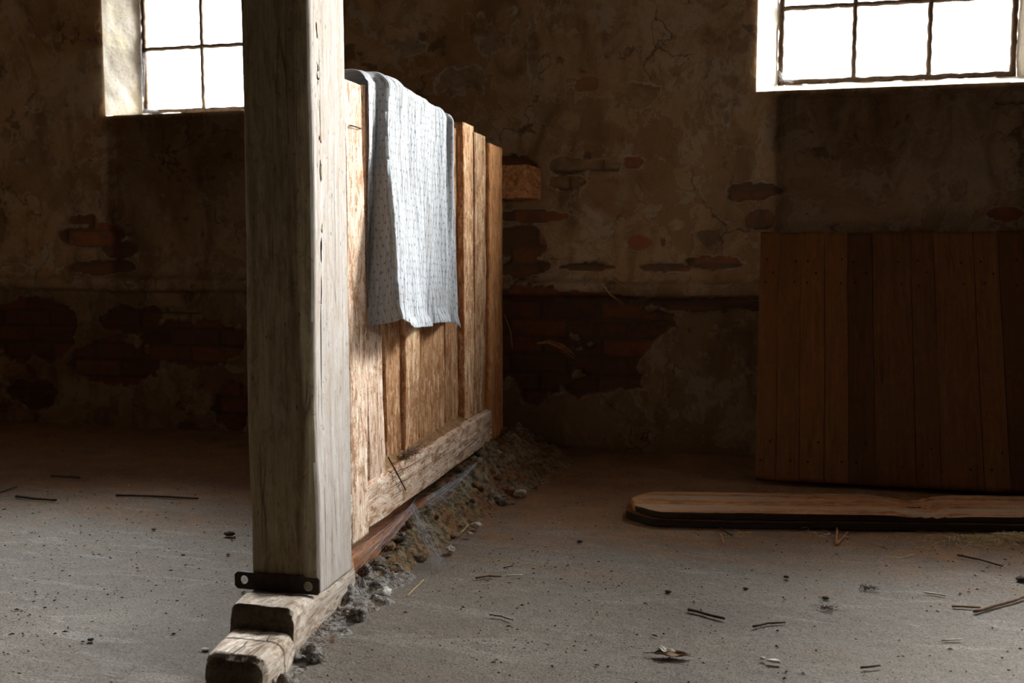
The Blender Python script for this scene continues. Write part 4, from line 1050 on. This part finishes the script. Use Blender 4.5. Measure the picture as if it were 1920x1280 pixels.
wisp('straw_wisp', None, [(1128,530,.0),(1145,552,.03),(1170,570,.04),(1196,588,.03)], YB-0.045, 2, M_straw, 'straw stalk hanging down from the wall ledge', 81, .0013, .005)
wisp('straw_wisp', None, [(946,590,.0),(957,618,.03),(960,650,.04)], 4.3, 2, M_straw, 'fine curved stalk hanging at the partition end', 82, .0012, .004)

# loose straw at the right edge
V, F = [], []
R_ = random.Random(91)
for i in range(420):
    x = 1920-abs(R_.gauss(0, 75)); y = 998+abs(R_.gauss(0, 1))*10+(1920-x)*0.05
    if R_.random() < .2: x = R_.uniform(1640, 1930); y = R_.uniform(995, 1030)
    p = on_z(x, y, 0.002+R_.random()*0.012*(x > 1850)); a = R_.uniform(0, math.pi); L = R_.uniform(.008, .03)
    d = Vector((math.cos(a)*L, math.sin(a)*L, R_.uniform(-.003, .004)))
    v, f = tube([p-d, p+Vector((0, 0, .001)), p+d], R_.uniform(.0005, .0011), 4, .8, i); k = len(V); V += v; F += [tuple(q+k for q in ff) for ff in f]
tag(mesh_obj('loose_straw', V, F, M_straw), 'scatter of short yellow straw by the right end of the floor plank', 'straw', None, 'stuff')
for (cx, cy, n, s, lab, sd) in ((1378,1003,26,.022,'little tuft of straw bits before the floor plank, left one', 1), (1540,1002,26,.024,'little tuft of straw bits just left of the orange V twigs', 2)):
    V, F = [], []; R_ = random.Random(sd); c = on_z(cx, cy, 0)
    for i in range(n):
        p = Vector((R_.gauss(0, s*1.3), R_.gauss(0, s), .002+R_.random()*.004)); a = R_.uniform(0, math.pi); L = R_.uniform(.004, .016); d = Vector((math.cos(a)*L, math.sin(a)*L, R_.uniform(-.001, .002)))
        v, f = tube([p-d, p, p+d], .0009, 4, .8, i); k = len(V); V += v; F += [tuple(q+k for q in ff) for ff in f]
    o = mesh_obj('straw_tuft', V, F, M_straw if sd == 1 else M_straw_pale); o.location = c; tag(o, lab, 'straw', None, 'stuff')

# dirt clumps one can point at
CL = [(430,1003,.013,'dark clump of dirt on the left floor close to the post'),(428,1040,.005,'dark crumb just below the clump near the post'),(288,993,.0055,'dark crumb on the left floor behind the pale scrape'),
 (344,1041,.0045,'dark crumb on the left floor halfway to the post'),(385,1219,.007,'grey pebble beside the front end of the sill beam'),(170,1200,.006,'brown crumb near the bottom left of the floor'),
 (1398,1104,.0052,'dark crumb left of the dry tuft on the right floor'),(1548,1122,.007,'dark crumb above the right of the split dark twig'),(1253,1110,.006,'brown crumb above the left end of the thick dark twig'),
 (1475,1082,.0055,'dark crumb on the right floor below the straw tufts'),(1087,1016,.007,'dark crumb on the floor between rubble heap and plank'),(1916,1088,.012,'black clump cut by the right edge of the floor')]
for i, (x, y, r, lab) in enumerate(CL):
    p = on_z(x, y, 0); v, f = blob((0, 0, 0), r, (1.4, 1, .6), 300+i, .6, 2); o = mesh_obj('dirt_clump', v, f, M_crumb if 'grey' not in lab else M_mortar); o.location = (p.x, p.y, r*.35)
    tag(o, lab, 'dirt clump', 'clumps of dirt on the floor')
for k, (cx, cy, lab) in enumerate(((1628,1104,'dry dark tuft of weed on the right floor'),(1552,1142,'smaller dark tuft of weed left of the short pale stick'))):
    V, F = [], []; R_ = random.Random(60+k); c = on_z(cx, cy, 0)
    for i in range(70):
        p = Vector((R_.gauss(0, .013), R_.gauss(0, .012), .002)); d = Vector((R_.gauss(0, .007), R_.gauss(0, .007), R_.uniform(0, .008)))
        v, f = tube([p, p+d*.5, p+d], .0007, 4, .6, i); q0 = len(V); V += v; F += [tuple(q+q0 for q in ff) for ff in f]
    o = mesh_obj('weed_tuft', V, F, M_twig_dark); o.location = c; tag(o, lab, 'weed')

# curled dry leaf
def build_leaf():
    c = on_z(1262, 1229, 0); root = empty('dry_leaf', c); tag(root, 'curled brown and white dry leaf on the floor at bottom right of centre', 'leaf')
    def sheet(name, L, Wd, curl, lift, mat, ang, off):
        n, m = 22, 10; V = []
        for i in range(n):
            t = i/(n-1); wd = Wd*math.sin(math.pi*min(1, t*0.92+0.06))**0.7
            for j in range(m):
                s = j/(m-1)*2-1; x = (t-.5)*L; y = s*wd; z = lift+curl*(s*s)*wd*1.4+0.004*math.sin(t*9)+0.002*math.sin(s*7+t*12)
                V.append((x*math.cos(ang)-y*math.sin(ang)+off[0], x*math.sin(ang)+y*math.cos(ang)+off[1], max(0.0015, z*0.75)))
        o = mesh_obj(name, [tuple(Vector(v)+c) for v in V], grid_faces(m, n), mat, root)
        s_ = o.modifiers.new('t', 'SOLIDIFY'); s_.thickness = .0007
        return o
    sheet('blade', .085, .017, .45, .001, M_leafbrown, 0.08, (0, 0))
    sheet('pale_underside', .045, .010, .3, .012, M_leafpale, -0.25, (-.018, .006))
    V, F = tube([c+Vector((-.040, 0, .004)), c+Vector((-.058, -.004, .003)), c+Vector((-.070, -.002, .002))], .0012, 5, .7, 1); mesh_obj('stem', V, F, M_twig_dark, root)
build_leaf()
p = on_z(1450, 1242, 0); v, f = blob((0, 0, 0), .012, (1.4, .6, .35), 401, .6, 2); o = mesh_obj('pale_flake', v, f, M_leafpale); o.location = (p.x, p.y, .004); tag(o, 'small whitish flake lying right of the curled leaf', 'flake')
p = on_z(1430, 1236, 0); v, f = blob((0, 0, 0), .006, (1, .8, .6), 402, .5, 2); o = mesh_obj('pale_flake', v, f, M_crumb_pale); o.location = (p.x, p.y, .003); tag(o, 'tiny white crumb touching the small whitish flake by the leaf', 'flake')

# fine crumbs nobody could count
M_chaff = plain('chaff', (0.26, 0.15, 0.07))
def crumbs(spec):
    V, F, I = [], [], []
    for mi, (n, seed, rmin, rmax) in enumerate(spec):
        R_ = random.Random(seed)
        while n > 0:
            y = 1.5+3.05*R_.random()**1.5; x = R_.uniform(-3.6, 1.6)
            if -1.32 < x < -0.93: continue
            if y > 3.45 and -1.4 < x < -.70: continue
            if y > 3.4 and x > -.5: continue
            if vnoise(np.array([x*2.2]), np.array([y*2.2]), None, seed)[0] < R_.uniform(-.9, .7): continue
            r = rmin+(rmax-rmin)*R_.random()**5; a = R_.gauss(0, .7) if mi == 0 else R_.uniform(0, 6.28); e = R_.uniform(1, 3.0) if mi != 1 else R_.uniform(1, 1.8)
            b = len(V)
            for k in range(7):
                g = a+k*2*math.pi/6 if k < 6 else 0; rr = r*R_.uniform(.6, 1.2)
                if k < 6:
                    u, w_ = rr*e*math.cos(g-a), rr*math.sin(g-a); V.append((x+u*math.cos(a)-w_*math.sin(a), y+u*math.sin(a)+w_*math.cos(a), -.001))
                else: V.append((x, y, r*R_.uniform(.5, 1.0)))
            F += [(b+k, b+(k+1) % 6, b+6) for k in range(6)]; I += [mi]*6; n -= 1
    o = mesh_obj('floor_crumbs', V, F, M_crumb, None, False); o.data.materials.append(M_crumb_pale); o.data.materials.append(M_chaff)
    o.data.polygons.foreach_set('material_index', I)
    return tag(o, 'fine dark and pale crumbs of dirt strewn over the whole floor', 'dirt', None, 'stuff')
crumbs(((9000, 11, .0005, .0034), (3200, 12, .0005, .0026), (2500, 13, .0006, .0035)))

# ------------------------------------------------------------------ cobwebs
def web(name, A, B, width, n, label, seed, sheet=True):
    """silk strands between two points, fanned"""
    A, B = Vector(A), Vector(B); R2 = random.Random(seed); root = empty(name, A); tag(root, label, 'cobweb')
    V, F = [], []; d = (B-A).normalized(); sd = d.cross(Vector((0.3, 1, 0.2))).normalized()
    for i in range(n):
        a = A+sd*R2.gauss(0, width*.25)+Vector((R2.gauss(0, .004), R2.gauss(0, .006), 0)); b = B+sd*R2.gauss(0, width*.5)+Vector((R2.gauss(0, .006), R2.gauss(0, .01), 0))
        m = (a+b)/2+Vector((R2.gauss(0, .006), R2.gauss(0, .012), -R2.random()*.020))
        v, f = tube([a, a.lerp(m, .5), m, m.lerp(b, .5), b], R2.uniform(.00012, .00034), 4, 1, i); k = len(V); V += v; F += [tuple(q+k for q in ff) for ff in f]
    mesh_obj('strands', V, F, M_silk, root)
    if sheet:
        nn, m = 20, 8; V = []
        for i in range(nn):
            t = i/(nn-1); p = A.lerp(B, t)
            for j in range(m):
                s = j/(m-1)-.5; V.append(tuple(p+sd*s*width*(0.5+0.7*t)+Vector((0, .006*math.sin(s*9+t*5), -.004*math.sin(t*3.14)))))
        mesh_obj('veil', V, grid_faces(m, nn), M_web, root)
web('cobweb', on_x(772, 948, -1.07), on_z(833, 1066, .003), .028, 26, 'grey cobweb funnel stretched from the bottom rail down to the floor', 5)
web('cobweb', on_x(778, 948, -1.072), on_x(668, 1050, -1.062), .034, 20, 'veil of cobweb running under the bottom rail to the foot of the post', 6, False)
web('cobweb', on_x(905, 860, -1.06), on_x(800, 945, -1.03), .030, 22, 'cobweb between the bottom rail and the rubble heap', 7)
fr = wl
web('cobweb', (fr[0]+.005, fr[4]-.004, SILL+.11), (fr[0]+.004, fr[4]-.004, SILL+.34), .03, 30, 'cobweb on the left side of the left window frame', 8)
web('cobweb', (fr[0]+.002, fr[4]-.01, SILL+.03), (fr[0]+.10, fr[4]-.01, SILL+.05), .04, 24, 'cobweb in the bottom left corner of the left window', 9)
fr = wr
web('cobweb', (fr[0]+.002, fr[4]-.01, SILL+.10), (fr[0]+.07, fr[4]-.008, SILL+.05), .04, 24, 'cobweb in the bottom left corner of the right window', 10)
